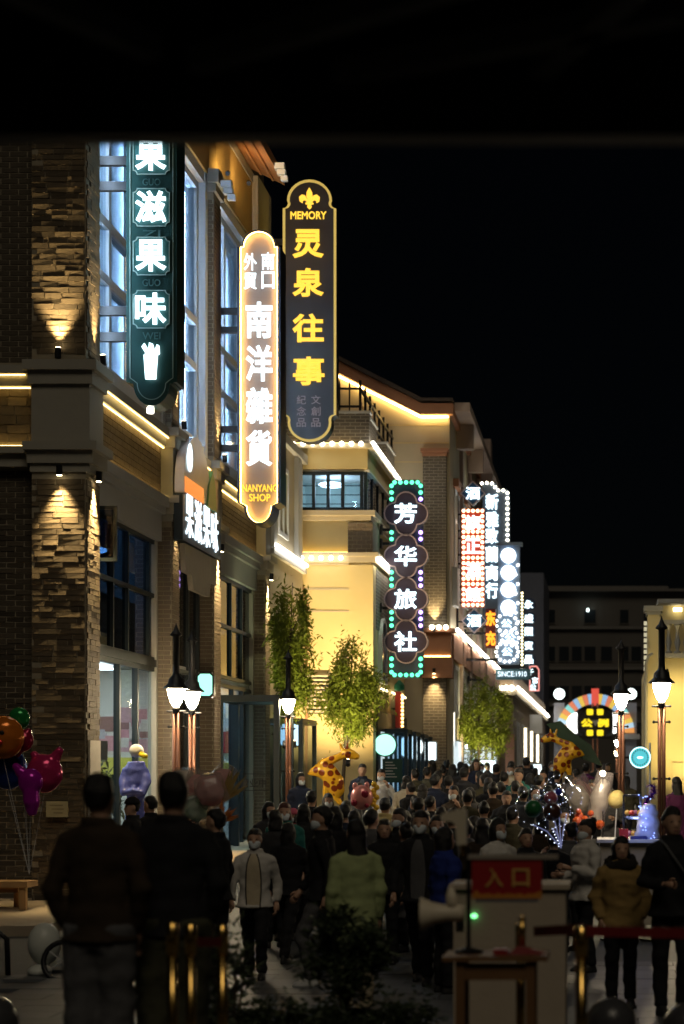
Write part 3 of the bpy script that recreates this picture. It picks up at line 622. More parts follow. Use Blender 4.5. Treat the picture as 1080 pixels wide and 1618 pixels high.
# ================================================================== beige link building behind the corner shop
g = ground_z(45)
c1 = thing('link_building', 'narrow beige rendered building with rope light between the brick shop and the cream house', 'building', (-8, 45, g))
bx(c1, 'wall', M_BEIGE, (-12, XP, 43.22, 47.9, 3.7, 9.5), (-12, -7.9, 43.22, 47.9, 0, 3.68))
bx(c1, 'cornice', M_GREYST, (-12, XP+.12, 43.21, 47.92, 9.5, 9.7)); bx(c1, 'cornice', M_GREYST, (-7.36, XP+.1, 43.23, 47.9, 6.86, 6.98))
bx(c1, 'pilaster', M_GREYST, (-7.36, XP+.1, 46.6, 47.1, 7.0, 9.48)); bx(c1, 'pilaster', M_GREYST, (-7.36, XP+.1, 43.23, 43.6, 7.0, 9.48))
window(c1, XP+.03, 44.3, 45.6, 7.4, 9.0, (44.95,), (), M_WHITE, M_FARGL, .1, .03)
MB().tube([(XP+.14, 43.3, 7.03), (XP+.14, 47.6, 7.03)], .045, 6).build('rope_light', E_ROPE, c1)
bx(c1, 'shop_wall', M_STEEL, (-7.88, -7.6, 43.3, 47.8, g, 3.66))
# ================================================================== cream corner house
YB = 48.0; xr = -5.65
c2 = thing('cream_house', 'cream rendered house with bulb-lit cornices, glazed corner room and roof terrace', 'building', (-8, 50, .6))
def zz(py): return az(py, YB)
bx(c2, 'wall', M_YWALL, (-12, xr-.05, YB, 55.9, .3, zz(880)), (-12, xr-.12, YB+.12, 55.9, zz(880), zz(822)))
bx(c2, 'corner_pilaster', M_YWALL, (ax(552, YB), xr, YB-.06, YB+.5, .3, zz(893)))
for py in (931, 966): bx(c2, 'wall_joint', M_BEIGE, (-12, ax(551, YB), YB-.012, YB+.01, zz(py)-.02, zz(py)+.02))
bx(c2, 'panel_frame', M_BEIGE, (-12, ax(551, YB), YB-.05, YB+.02, zz(893), zz(889)))
bx(c2, 'lower_cornice', M_BEIGE, (-12, xr+.06, YB-.12, 55.9, zz(889), zz(880)), (-12, xr+.14, YB-.2, 55.9, zz(880), zz(874)))
for k in range(5): bulb(c2, (ax(476+15.5*k, YB-.24), YB-.24, zz(880)-.05), E_BULB, .056)
bx(c2, 'led_strip', E_WARM, (-7.6, ax(548, YB), YB+.02, YB+.05, zz(873), zz(872)))
fb = bx(c2, 'brick_panel', M_MORTAR, (ax(549, YB), xr-.02, YB+.02, YB+1.6, zz(873), zz(825)))
masonry(fb, 'brick', M_BRICKS, (ax(549, YB), YB+.02, zz(873)), 'x', xr-.02-ax(549, YB), zz(825)-zz(873), .22, .1, .015, .014, True)
bx(c2, 'sill_cornice', M_BEIGE, (-12, xr-.06, YB-.02, 55.9, zz(822), zz(815)), (-12, xr+.05, YB-.12, 55.9, zz(815), zz(807)))
# glazed corner room
zs0, zs1 = zz(806), zz(745); xw = ax(574, YB)
room = mat('pale_teal_room', (.42, .52, .52), .8)
bx(c2, 'room_wall', room, (-12, xr-.3, YB+2.0, YB+2.1, zs0, zs1), (-7.62, -7.58, YB+.1, YB+2, zs0, zs1)); bx(c2, 'room_ceiling', M_WHITE, (-12, xr-.1, YB+.05, 55.9, zs1, zs1+.05))
MB().ball((ax(523, YB+1), YB+1, zs1-.18), (.32, .32, .07), 14, 6).build('ceiling_lamp', emi('room_lamp', (.8, .95, 1), 6), c2)
lamp(c2, 'POINT', (-6.6, YB+1, zs1-.4), 22, (.75, .92, 1), rad=.15)
wf = MB().box(-7.62, xw, YB, YB+.08, zs0, zs0+.07).box(-7.62, xw, YB, YB+.08, zs1-.08, zs1)
for px in (473, 495, 518, 541, 571): wf.box(ax(px, YB)-.04, ax(px, YB)+.04, YB-.01, YB+.07, zs0+.07, zs1-.08)
wf = wf.build('window_frame', M_STEEL, c2)
for a, b2 in ((473, 495), (495, 518), (518, 541), (541, 571)): bx(wf, 'pane', M_GLASS, (ax(a, YB)+.03, ax(b2, YB)-.03, YB+.03, YB+.036, zs0+.05, zs1-.06))
for k in range(3): bx(wf, 'guard_bar', M_STEEL, (-7.4, xw-.1, YB+.09, YB+.11, zs0+.15+.22*k, zs0+.17+.22*k))
bx(c2, 'side_glazing', M_DGLASS, (xr-.2, xr-.19, YB+.1, 55, zs0, zs1)); bx(c2, 'side_mullion', M_STEEL, *[(xr-.24, xr-.16, YB+.06+1.2*k, YB+.14+1.2*k, zs0, zs1) for k in range(6)])
bx(c2, 'blue_side_room', mat('navy_curtain', (.05, .07, .16), .8), (xr-.6, xr-.55, YB+2.12, 55, zs0, zs1))
bx(c2, 'parapet_band', M_YWALL, (-12, xr-.14, YB-.02, 55.9, zs1+.06, zz(709)))
bx(c2, 'upper_cornice', M_BEIGE, (-12, xr-.02, YB-.16, 55.9, zz(709), zz(702)))
for k in range(8): bulb(c2, (ax(463+15.3*k, YB-.2), YB-.2, zz(703)), E_BULB, .056)
MB().tube([(xr+.0, YB-.1, zz(701)), (xr+.0, 55.6, zz(701))], .05, 6).build('rope_light', E_ROPE, c2)
MB().tube([(xr+.17, YB-.1, zz(884)), (xr+.17, 51.5, zz(884))], .05, 6).build('rope_light', E_ROPE, c2)
# roof terrace: brick parapet blocks, iron fence
for a, b2, ya, yb in ((-7.8, ax(582, YB), YB+.1, YB+.4), (xr-.5, xr-.2, YB+.45, YB+2.4), (xr-.5, xr-.2, 52.6, 54.6)):
    q = bx(c2, 'terrace_parapet', M_FB, (a, b2, ya, yb, zz(702)+.001, zz(652)))
    bx(q, 'coping', M_GREYST, (a-.04, b2+.04, ya-.04, yb+.04, zz(652), zz(652)+.06))
bx(c2, 'led_strip', E_WARM, (-7.7, ax(560, YB), YB-.03, YB, zz(701), zz(700))); bx(c2, 'led_strip', E_WARM, (xr-.14, xr-.12, YB+.4, 55, zz(700), zz(699)))
fn = MB(); zf = zz(651)+.06
fn.beam((-7.8, YB+.25, zf+.55), (xr-.35, YB+.25, zf+.55), .05).beam((-7.8, YB+.25, zf+.12), (xr-.35, YB+.25, zf+.12), .05).beam((xr-.35, YB+.25, zf+.55), (xr-.35, 55.5, zf+.55), .06).beam((xr-.35, YB+.25, zf+.1), (xr-.35, 55.5, zf+.1), .06)
fn.build('fence_rail', M_BLACK, c2)
for k in range(7): MB().tube([(-7.7+.24*k, YB+.25, zf), (-7.7+.24*k, YB+.25, zf+.66), (-7.7+.24*k, YB+.25, zf+.8)], [.018, .022, .002], 6).build('fence_spear', M_BLACK, c2)
for k in range(8): bx(c2, 'fence_post', M_BLACK, (xr-.38, xr-.32, YB+.22+k, YB+.28+k, zf, zf+.75))
# side facade details
bx(c2, 'side_brick', M_FB, (xr-.05, xr-.01, YB+.7, 55.5, zz(990), zz(893)-.02))
aw = [(49.3, zz(1075)), (50.6, zz(1075)), (50.6, zz(1010))] + arc(49.95, zz(1010), .65, 0, 180, 10)[1:]
MB().frame(aw, inset(aw, .1), xr-.05, xr+.06, 'yz').build('arched_surround', M_WHITE, c2); MB().prism(inset(aw, .1), xr-.05, xr+.01, 'yz').build('arched_window', M_FARGL, c2)
for k in range(10): bx(c2, 'louvre_slat', M_BEIGE, (ax(480, YB), ax(522, YB), YB-.09, YB-.05, zz(1126)+.095*k, zz(1126)+.05+.095*k))
bx(c2, 'louvre_back', M_STEEL, (ax(478, YB), ax(524, YB), YB-.045, YB-.003, zz(1128), zz(1068)))
MB().tube([(ax(484, YB), YB-.06, .6), (ax(484, YB), YB-.06, zz(955)), (ax(478, YB), YB-.06, zz(930)), (ax(474, YB), YB-.06, zz(925))], .035, 6).build('drain_pipe', M_TERRA, c2)
for yy in (50.0, 52.5, 54.6): bx(c2, 'shop_light', emi('shop_strip', (1, .85, .5), 5), (xr+.02, xr+.05, yy-.7, yy+.7, zz(1085)-.02, zz(1083)))
bx(c2, 'shopfront', M_STEEL, (xr-.04, xr+.04, 48.6, 55.6, .5, 3.6)); bx(c2, 'shop_glow', emi('shop_glow', (.75, .95, 1), .7), (xr+.041, xr+.05, 49.2, 55.0, 1.2, 3.1))
spot_fix(c2, (-5.95, YB-.22, 3.6), (-5.98, YB-.02, 6.5), 300, 75)
spot_fix(c2, (-7.1, YB-2.6, .95), (-7.0, YB, 7.2), 2200, 84); spot_fix(c2, (-6.0, YB-2.6, .95), (-6.2, YB, 7.2), 2000, 84)
# ================================================================== gabled house with brick pilaster
YC = 56.0; x3 = -4.45
def zc3(py): return az(py, YC)
c3 = thing('gabled_house', 'tall ochre gabled house with led-lit eave, brick pilaster and terracotta trim', 'building', (-7, 66, .6))
gp = [(-12, .4), (x3, .4), (x3, zc3(657)), (ax(664, YC), zc3(657)), (ax(535, YC), zc3(592)), (-9.4, zc3(545)), (-12, zc3(620))]
MB().prism(gp, YC, 80).build('wall', M_BEIGE, c3)
for py in (672, 700, 730, 760): bx(c3, 'wall_joint', M_YWALL, (-8, x3-.02, YC-.01, YC+.01, zc3(py)-.012, zc3(py)+.012))
rk = [(x3+.12, zc3(657)+.001), (ax(664, YC), zc3(657)+.001), (ax(535, YC), zc3(592)+.001), (-9.4, zc3(545)+.001), (-9.4, zc3(545)+.35), (ax(535, YC), zc3(592)+.34), (ax(668, YC), zc3(657)+.3), (x3+.12, zc3(657)+.3)]
MB().prism(rk, YC-.3, 80).build('roof_edge', M_TERRA, c3)
MB().prism([(a, b+.36 if i < 4 else b+.14) for i, (a, b) in enumerate(rk)], YC-.38, 80).build('roof', M_ROOF, c3)
MB().beam((ax(533, YC), YC-.12, zc3(592)-.04), (ax(664, YC), YC-.12, zc3(657)-.04), .03, .05).build('led_strip', emi('warm_led_bright', (1, .68, .22), 26), c3)
MB().beam((ax(664, YC), YC-.12, zc3(657)-.05), (x3-.03, YC-.12, zc3(657)-.05), .03, .05).build('led_strip', emi('warm_led_bright', (1, .68, .22), 26), c3)
xa, xb = ax(669, YC), ax(706, YC)
bx(c3, 'brick_pilaster', M_FB, (xa, xb, YC-.25, YC+.2, zc3(995), zc3(716)), (xa, xb, YC-.25, YC+.2, .4, zc3(1072)))
bx(c3, 'pilaster_cap', M_TERRA, (xa-.06, xb+.06, YC-.33, YC+.2, zc3(716), zc3(711)), (xa-.02, xb+.02, YC-.29, YC+.2, zc3(720)-.05, zc3(716)))
bx(c3, 'belt_block', M_TERRA, (xa-.05, x3+.1, YC-.36, YC+.2, zc3(1072), zc3(1040)), (xa-.02, x3+.06, YC-.3, YC+.2, zc3(1040), zc3(1000)), (xa-.1, x3+.16, YC-.42, YC+.2, zc3(1000), zc3(994)))
bx(c3, 'led_strip', E_WARM, (xa-.05, x3+.05, YC-.345, YC-.325, zc3(1039), zc3(1037)))
for k in range(3): bulb(c3, (ax(682+11*k, YC-.45), YC-.45, zc3(993)), E_BULB, .07)
spot_fix(c3, ((xa+xb)/2, YC-.4, zc3(990)), ((xa+xb)/2, YC-.25, zc3(940)), 260, 60); spot_fix(c3, ((xa+xb)/2, YC-.42, zc3(1066)), ((xa+xb)/2, YC-.25, zc3(1115)), 340, 60)
# street side of the gabled house
bx(c3, 'side_belt', M_TERRA, (x3-.02, x3+.1, YC+.25, 79.9, zc3(1040), zc3(1000)))
for ya, yb in ((56.3, 63), (64, 70.5), (71.5, 79)): MB().tube([(x3+.2, ya, zc3(994)), (x3+.2, yb, zc3(994))], .055, 6).build('rope_light', E_ROPE, c3)
for k, ya in enumerate((57.5, 61.2, 65, 69, 73, 77)):
    window(c3, x3+.04, ya, ya+1.7, 7.2, 10.3, (ya+.85,), (9.4,), M_WHITE, M_FARGL, .12, .03); bx(c3, 'window_head', M_TERRA, (x3-.02, x3+.16, ya-.2, ya+1.9, 10.32, 10.55))
    window(c3, x3+.04, ya, ya+1.7, 3.7, 5.2, (ya+.85,), (), M_WHITE, M_FARGL, .12, .03)
    bx(c3, 'side_pilaster', M_PINK, (x3-.02, x3+.1, ya+2.3, ya+2.8, .5, 12.0))
for k, ya in enumerate((58.5, 63, 68)):
    bx(c3, 'eave_bracket', M_PINK, (x3-.02, x3+.5, ya, ya+.35, 11.6, 12.3))
bx(c3, 'side_eave', M_PINK, (x3-.02, x3+.55, YC+.3, 79.9, 12.31, 12.55)); bx(c3, 'chimney', M_PINK, (x3-.9, x3+.3, 70.5, 71.5, 12.56, 13.9))
bx(c3, 'air_box', M_GREYST, (x3-.02, x3+.14, 57.0, 57.9, zc3(952), zc3(890)))
for k in range(6): bx(c3, 'shop_window', emi('shop_glow_side', (.8, .95, 1), .9), (x3+.02, x3+.05, 57.3+3.8*k, 59.8+3.8*k, 1.4, 3.0))
# lit shop light boxes hung along the street
def lightbox(label, px, py, Y, wpx, hpx, em, shape='rect', xw=None, rim=M_STEEL):
    o = at(px, py, Y); t = thing('light_box_sign', label, 'sign', o, group=None); wd, ht = wpx*Y/F/2, hpx*Y/F/2
    if shape == 'round': q = arc(o.x, o.z, wd, 0, 345, 23)
    elif shape == 'notch': q = notch(o.x-wd, o.x+wd, o.z-ht, o.z+ht, min(wd, ht)*.3)
    else:
        r = min(wd, ht)*.25; q = arc(o.x-wd+r, o.z-ht+r, r, 180, 270, 4) + arc(o.x+wd-r, o.z-ht+r, r, 270, 360, 4) + arc(o.x+wd-r, o.z+ht-r, r, 0, 90, 4) + arc(o.x-wd+r, o.z+ht-r, r, 90, 180, 4)
    MB().prism(q, Y, Y+.14).build('box', rim, t); MB().frame(q, inset(q, .03), Y-.03, Y-.001).build('rim', rim, t); MB().prism(inset(q, .032), Y-.018, Y-.002).build('lit_face', em, t)
    MB().beam((o.x-wd+.02 if xw is not None and xw < o.x else o.x+wd-.02, Y+.07, o.z), (xw if xw is not None else o.x-wd-.3, Y+.07, o.z), .05).build('arm', M_BLACK, t)
    return t
lightbox('mint green plaque-shaped light box by the twin lamps', 324, 1082, 35.5, 28, 40, E_MINT, 'notch', -7.35)
lightbox('white rounded light box with teal rim behind the glass porch', 460, 1160, 45, 38, 40, E_PANEL, 'rect', -7.6)
lightbox('round mint white light box with green ring', 608, 1177, 48.6, 38, 38, emi('mint_white', (.45, 1, .85), 1.5), 'round', -5.66, mat('green_ring', (.02, .2, .13), .5))
lightbox('plain round white light box beside the round mint one', 649, 1180, 53.5, 42, 42, E_PANEL, 'round', -5.66, M_WHITE)
lightbox('white rounded square light box before brick pilaster', 677, 1187, 55.2, 27, 32, E_PANEL, 'rect', -5.4, M_WHITE)
lightbox('white wide light box under the bamboo near the terracotta building', 770, 1212, 66, 28, 24, E_PANEL, 'rect', -4.4, M_WHITE)
lightbox('aqua light box low on the terracotta building', 748, 1208, 64, 14, 20, emi('aqua', (.3, .95, 1), 1.5), 'rect', -4.4, M_WHITE)
lightbox('bright small shop light box at the street end', 845, 1216, 90, 22, 18, E_PANEL, 'rect', -3.7, M_WHITE)
lightbox('warm rimmed wall frame sign lit along its edge', 714, 1152, 57.5, 12, 56, emi('warm_face', (1, .95, .75), 2.2), 'rect', -4.4, M_WHITE)
lb = lightbox('aqua round sign with notched neon ring on a pole', 1011, 1197, 44, 34, 34, emi('aqua_disc', (.12, .75, .85), .75), 'round', None, mat('aqua_rim', (.3, .7, .75), .4))
o = at(1011, 1197, 44); rg = arc(o.x, o.z, .235, 0, 345, 23)
MB().frame(rg, inset(rg, .02), 43.95, 43.97).build('neon_ring', emi('aqua_neon', (.6, 1, 1), 2.5), lb); MB().ball((o.x, 43.972, o.z), (.07, .008, .028), 14, 6).build('centre_mark', emi('aqua_neon', (.6, 1, 1), 2.5), lb, True)
for k in range(20): bx(lb, 'notch_mark', mat('dark_aqua', (.02, .2, .24), .5), (o.x+.17*math.cos(k*.314)-.012, o.x+.17*math.cos(k*.314)+.012, 43.965, 43.98, o.z+.17*math.sin(k*.314)-.018, o.z+.17*math.sin(k*.314)+.018))
MB().tube([(o.x+.22, 44.2, .55), (o.x+.22, 44.2, 2.75)], .025, 6).build('pole', M_WHITE, lb)
# chalk board on the cream house corner
cb = thing('menu_board', 'dark green chalk menu board standing by the round mint sign', 'board', at(617, 1245, 48.2))
o = at(617, 1217, 48.2); bx(cb, 'board', mat('chalk_green', (.012, .05, .045), .7), (o.x-.2, o.x+.28, 48.2, 48.24, o.z-.3, o.z+.28))
for k in range(6): bx(cb, 'chalk_line', mat('chalk', (.5, .5, .5), .9), (o.x-.13, o.x+.05+.05*(k % 3), 48.19, 48.198, o.z+.18-.07*k, o.z+.2-.07*k))
bx(cb, 'leg', M_STEEL, (o.x-.18, o.x-.14, 48.2, 48.24, .6, o.z-.3), (o.x+.22, o.x+.26, 48.2, 48.24, .6, o.z-.3))
# red and green bulb lantern post by the guesthouse sign
rl = thing('bulb_column', 'red column sign with a line of amber bulbs under the guesthouse sign', 'sign', at(630, 1160, 52)); o = at(630, 1120, 52)
bx(rl, 'column', mat('red_column', (.45, .05, .04), .5), (o.x-.1, o.x+.04, 52, 52.2, o.z-.5, o.z+.45)); MB().lathe([(.02, o.z+.46), (.14, o.z+.5), (.14, o.z+.62), (.03, o.z+.75)], (o.x, 52.1), 10).build('lantern_cap', mat('lantern_green', (.02, .2, .12), .5), rl)
for k in range(9): bulb(rl, (o.x+.09, 51.99, o.z-.45+.1*k), emi('amber_bulb', (1, .6, .2), 5), .04)
MB().beam((o.x-.1, 52.1, o.z), (-5.66, 52.1, o.z), .05).build('arm', M_BLACK, rl)
# ================================================================== low shop with eave light, far left row
YD = 80.2; x4 = -3.81
c4 = thing('low_shop', 'low brown shop row with a white light line along its eave', 'building', (-7, 95, .6))
bx(c4, 'wall', mat('brown_render', (.2, .15, .11), .85), (-12, x4, YD, 122, .4, 6.2)); bx(c4, 'side_corner', M_YWALL, (-5.2, x4-.75, YD-.06, YD, .4, 5.9))
bx(c4, 'cornice', M_BEIGE, (-12, x4+.15, YD-.2, 122, 5.2, 5.36))
for k in range(4): bulb(c4, (ax(781+9*k, YD-.25), YD-.25, az(1087, YD-.25)), E_BULB, .11)
MB().tube([(x4+.2, YD-.2, az(1087, YD)), (x4+.2, 121, az(1087, YD))], .07, 6).build('rope_light', E_ROPE, c4)
for k in range(7): window(c4, x4+.04, 83+5*k, 85.5+5*k, 1.6, 4.2, (84.2+5*k,), (), M_GREYST, M_FARGL, .15, .03)
for k, yy in enumerate((86, 93, 101)): MB().tube([(x4+.25, yy, 2.6), (x4+.25, yy, 4.0)], .05, 8).build('wall_lantern', emi('lantern_soft', (1, .85, .55), 5), c4)
bx(c4, 'gate_pier', M_TERRA, (ax(798, 79), ax(812, 79), 79, 79.4, .5, az(1160, 79))); bx(c4, 'air_unit', M_GREYST, (x4, x4+.6, 97, 98.2, 4.0, 4.9))
c5 = thing('blue_grey_block', 'dim blue grey building rising behind the far hanging signs', 'building', (-8, 130, .6))
bx(c5, 'wall', mat('blue_grey', (.12, .13, .17), .9), (-16, -4.0, 124, 136, .4, az(905, 124)))
# ================================================================== dark block closing the street
YE = 150
c6 = thing('apartment_block', 'unlit grey apartment block with rows of dark windows closing the street', 'building', (3, 155, .6))
def ze(py): return az(py, YE)
bx(c6, 'wall', mat('night_grey_render', (.12, .11, .1), .9, scale=.6), (ax(855, YE), 30, YE, 170, .3, ze(935)), (ax(790, YE), ax(855, YE), YE+2, 170, .3, ze(960)))
bx(c6, 'roof_slab', mat('night_band', (.17, .16, .15), .9), (ax(850, YE), 30, YE-.5, 170, ze(935), ze(931)), (ax(862, YE), ax(1058, YE), YE+4, 168, ze(930), ze(918)))
for py in (988, 1052, 1110): bx(c6, 'floor_band', mat('night_band', (.17, .16, .15), .9), (ax(862, YE), 30, YE-.25, YE+.1, ze(py)-.3, ze(py)-.1))
for r, (pa, pb) in enumerate(((962, 986), (1020, 1046), (1082, 1106), (1140, 1165))):
    for px, wd in ((864, 14), (882, 18), (902, 18), (922, 20), (948, 20), (978, 16), (996, 18), (1016, 14), (1040, 18), (1064, 16)):
        if r == 0 and px in (882, 902, 948, 996): continue
        f = bx(c6, 'window', mat('far_frame', (.12, .11, .1), .7), (ax(px, YE), ax(px+wd, YE), YE-.08, YE, ze(pb), ze(pa))); bx(f, 'pane', M_FARGL, (ax(px, YE)+.06, ax(px+wd, YE)-.06, YE-.1, YE-.082, ze(pb)+.08, ze(pa)-.08))
MB().tube([(ax(927, YE), YE-.6, ze(965)), (ax(930, YE), YE-.6, ze(965))], .09, 8).build('lit_lamp', emi('far_lamp', (.8, 1, .95), 8), c6); bx(c6, 'lamp_arm', M_STEEL, (ax(927, YE), ax(928, YE), YE-.6, YE, ze(966), ze(965.5)))
# ================================================================== cream house on the right
YR = 52; xR = ax(1023, YR)
c7 = thing('cream_house', 'bright cream house with balustraded balcony behind the tall street lamp', 'building', (4, 56, .6))
def zr(py): return az(py, YR)
bx(c7, 'wall', M_YWALL, (xR+.08, 12, YR, 66, .3, zr(1034)), (ax(1062, YR)-.4, 12, YR+1.4, 66, zr(1034), zr(950)))
bx(c7, 'corner_pilaster', M_YWALL, (xR, ax(1042, YR), YR-.12, YR+.6, .3, zr(972))); bx(c7, 'pilaster_cap', M_STONE, (xR-.04, ax(1044, YR), YR-.16, YR+.64, zr(972), zr(966)), (xR-.1, ax(1047, YR), YR-.22, YR+.7, zr(966), zr(958)))
bx(c7, 'balcony_slab', M_STONE, (ax(1043, YR), 12, YR-.2, YR+1.4, zr(1040), zr(1033))); bx(c7, 'hand_rail', M_STONE, (ax(1045, YR), 12, YR-.1, YR+.12, zr(986), zr(980)))
prof = [(.09, 0), (.09, .06), (.04, .09), (.055, .18), (.085, .3), (.05, .46), (.035, .62), (.06, .72), (.085, .76), (.085, .8)]
hb = (zr(986) - zr(1033)) / .8
bal = MB().lathe([(r, z*hb) for r, z in prof], (0, 0), 10).mesh('baluster', smooth=True); bal.materials.append(M_STONE)
for k in range(7):
    o = bpy.data.objects.new('baluster', bal); COL.objects.link(o); o.parent = c7; o.location = Vector((ax(1056, YR)+.23*k, YR, zr(1033))) - org(c7)
bx(c7, 'roof_cornice', M_STONE, (ax(1040, YR), 12, YR+.6, 66, zr(950), zr(943)))
bx(c7, 'balcony_light', emi('balcony_lamp', (1, .85, .5), 6), (ax(1066, YR), ax(1080, YR), YR+1.2, YR+1.3, zr(960), zr(954)))
MB().tube([(ax(1020, YR), YR-.3, .6), (ax(1020, YR), YR-.3, zr(1050)), (ax(1024, YR), YR-.3, zr(1038)), (ax(1030, YR), YR-.2, zr(1034))], .04, 6).build('drain_pipe', M_STONE, c7)
for k in range(9): MB().box(xR-.1, xR-.02, YR-.06, YR+.02, zr(985+9*k)-.05, zr(985+9*k)+.05).build('string_light', emi('string_dim', (1, .9, .6), .5), c7)
fr = [(ax(1062, YR), zr(1235)), (ax(1120, YR), zr(1235)), (ax(1120, YR), zr(1205)), (ax(1062, YR), zr(1205))]
MB().frame(fr, inset(fr, .06), YR-.03, YR-.002).build('wall_moulding', M_YWALL, c7)
spot_fix(c7, (2.2, YR-1.6, .9), (2.0, YR, 4.4), 650, 95, (1, .78, .32)); spot_fix(c7, (xR+.5, YR-1.2, 4.6), (xR+.9, YR, 3.6), 120, 120, (1, .78, .32))
# ================================================================== rainbow arch
YA = 118
ar = thing('rainbow_arch', 'lit rainbow segmented arch with a red keystone over the street end', 'arch', at(940, 1250, YA))
cx, cz = ax(940, YA), az(1158, YA); r0, r1 = 46*YA/F, 62*YA/F
cols = [(.3,.75,.7),(1,.4,.1),(.55,.8,1),(1,.65,.1),(1,.35,.12),(.3,.8,.75),(.9,.25,.12),(.35,.6,.95),(1,.65,.1),(.9,.25,.12),(.35,.6,.95),(1,.65,.1)]
N = 23
for k in range(N):
    a0, a1 = 180-180*k/N, 180-180*(k+.96)/N; c = cols[(k if k < 12 else 23-k) % 12]
    q = [(cx+r*math.cos(R(a)), cz+r*math.sin(R(a))) for r, a in ((r0, a0), (r1, a0), (r1, (a0+a1)/2), (r1, a1), (r0, a1), (r0, (a0+a1)/2))]
    MB().prism(q, YA, YA+.25).build('arch_segment', emi('arch_%d%d%d' % tuple(int(v*9) for v in c), c, .75), ar)
bx(ar, 'keystone', emi('keystone_red', (1, .12, .08), .7), (cx-.22, cx+.22, YA-.08, YA+.3, cz+r0-.1, cz+r1+.3))
for s in (-1, 1):
    xx = cx + s*57*YA/F
    bx(ar, 'lattice_pillar', mat('pale_lattice', (.35, .37, .45), .7), (xx-.32, xx+.32, YA+.3, YA+.8, .6, az(1110, YA))); bx(ar, 'pillar_base', M_GREYST, (xx-.5, xx+.5, YA-.1, YA+1, az(1168, YA), az(1160, YA)))
    MB().ball((xx, YA+.5, az(1096, YA)), .33, 14, 8).build('globe_lamp', emi('globe', (.85, 1, .97), 3.5), ar)
pq = arc(cx, az(1147, YA), .0, 0, 1, 1)
zc = az(1143, YA)
oc = [(cx+1.15*math.cos(R(22.5+45*k)), zc+1.0*math.sin(R(22.5+45*k))) for k in range(8)]
tag(MB().prism(oc, YA-.9, YA-.7).build('centre_plaque', M_BLACK, ar), None)
for s in (-1, 1): MB().prism(arc(cx+s*1.05, zc, .62, 90 if s < 0 else -90, 270 if s < 0 else 90, 10), YA-.85, YA-.72).build('side_lamp', emi('side_white', (1, 1, .97), 2.6), ar)
E_Y2 = emi('yellow_block', (1, .75, .02), 1.2)
for sx in (-.3, .3):
    for dz in (.62, -.6): MB().prism(notch(cx+sx-.19, cx+sx+.19, zc+dz-.15, zc+dz+.2, .04, 2), YA-.95, YA-.9).build('yellow_block', E_Y2, ar)
for ch, sx in (('公', -.48), ('例', .45)): glyph(ar, 'letter', ch, (cx+sx, YA-.9, zc), .72, .5, E_Y2, .05, .06)
MB().prism([(cx-.18, zc+.16), (cx+.25, zc+.16), (cx+.02, zc-.2)], YA-.96, YA-.9).build('grey_wedge', M_GREYST, ar)
for s in (-.13, .13): MB().tube([(cx+s, YA-.6, .6), (cx+s, YA-.6, cz+r0)], .06, 6).build('centre_pole', M_COPPER, ar)
# ================================================================== street lamps
def street_lamp(x, y, htot, label, W=60):
    g = ground_z(y); t = thing('street_lamp', label, 'street lamp', (x, y, g), group=None); L = lambda r, z: (r, g + z); k = htot/4.25; b = htot - 1.0*k
    MB().lathe([(.14*k, g), (.14*k, g+.12), (.08*k, g+.18), (.075*k, g+.5)], (x, y), 12).build('base', M_BLACK, t, True)
    for dx in (-.032, .032): MB().lathe([(.031*k, g+.45), (.031*k, g+b-.36*k)], (x+dx*k, y), 8).build('pole', M_COPPER, t, True)
    for zq in (.55, .82):
        MB().tube([(x-.12*k, y, g+b*zq), (x+.12*k, y, g+b*zq)], .016*k, 6).ball((x-.12*k, y, g+b*zq), .025*k, 6, 4).ball((x+.12*k, y, g+b*zq), .025*k, 6, 4).build('collar', M_BLACK, t)
    MB().tube([(x-.15*k, y, g+b-.34*k), (x+.15*k, y, g+b-.34*k)], .02*k, 6).lathe([(.05*k, g+b-.37*k), (.06*k, g+b-.3*k), (.035*k, g+b-.26*k)], (x, y), 10).build('collar', M_BLACK, t)
    MB().lathe([(.04*k, g+b-.27*k), (.085*k, g+b-.2*k), (.125*k, g+b-.08*k), (.14*k, g+b+.012*k)], (x, y), 16).build('lamp_glass', E_LAMP, t, True)
    MB().lathe([(.2*k, g+b+.015*k), (.21*k, g+b+.025*k), (.17*k, g+b+.06*k), (.13*k, g+b+.1*k), (.12*k, g+b+.17*k), (.06*k, g+b+.23*k), (.052*k, g+b+.28*k), (.05*k, g+b+.84*k), (.095*k, g+b+.86*k), (.095*k, g+b+.88*k), (.05*k, g+b+.93*k), (.02*k, g+b+1.0*k), (.003, g+b+1.06*k)], (x, y), 16).build('hood', M_BLACK, t, True)
    return t
lp = [(1045, 979, 30.4, 'tall street lamp with black chimney hood before the bright cream balcony house'), (981, 1014, 35.6, 'street lamp with black hood beside the aqua round sign'), (278, 990, 30.2, 'street lamp with copper pole before the entrance beside its twin'),
      (303, 1000, 31.6, 'second copper street lamp beside the mint plaque light box'), (455, 1030, 38.6, 'street lamp against bamboo in front of the glass porch')]
for px, py, yy, lab in lp: street_lamp(ax(px, yy), yy, az(py, yy) - ground_z(yy), lab, 170)
for px, py, yy, lab in ((733, 1140, 62, 'small distant street lamp before the terracotta house'), (795, 1170, 84, 'far street lamp showing among bamboo leaves'), (822, 1190, 96, 'far street lamp by the low shop'), (975, 1140, 92, 'far street lamp behind the hooded lamp by the aqua sign'), (974, 1165, 108, 'farthest street lamp below the rainbow arch')):
    street_lamp(ax(px, yy), yy, (az(py, yy) - ground_z(yy)), lab, 140)
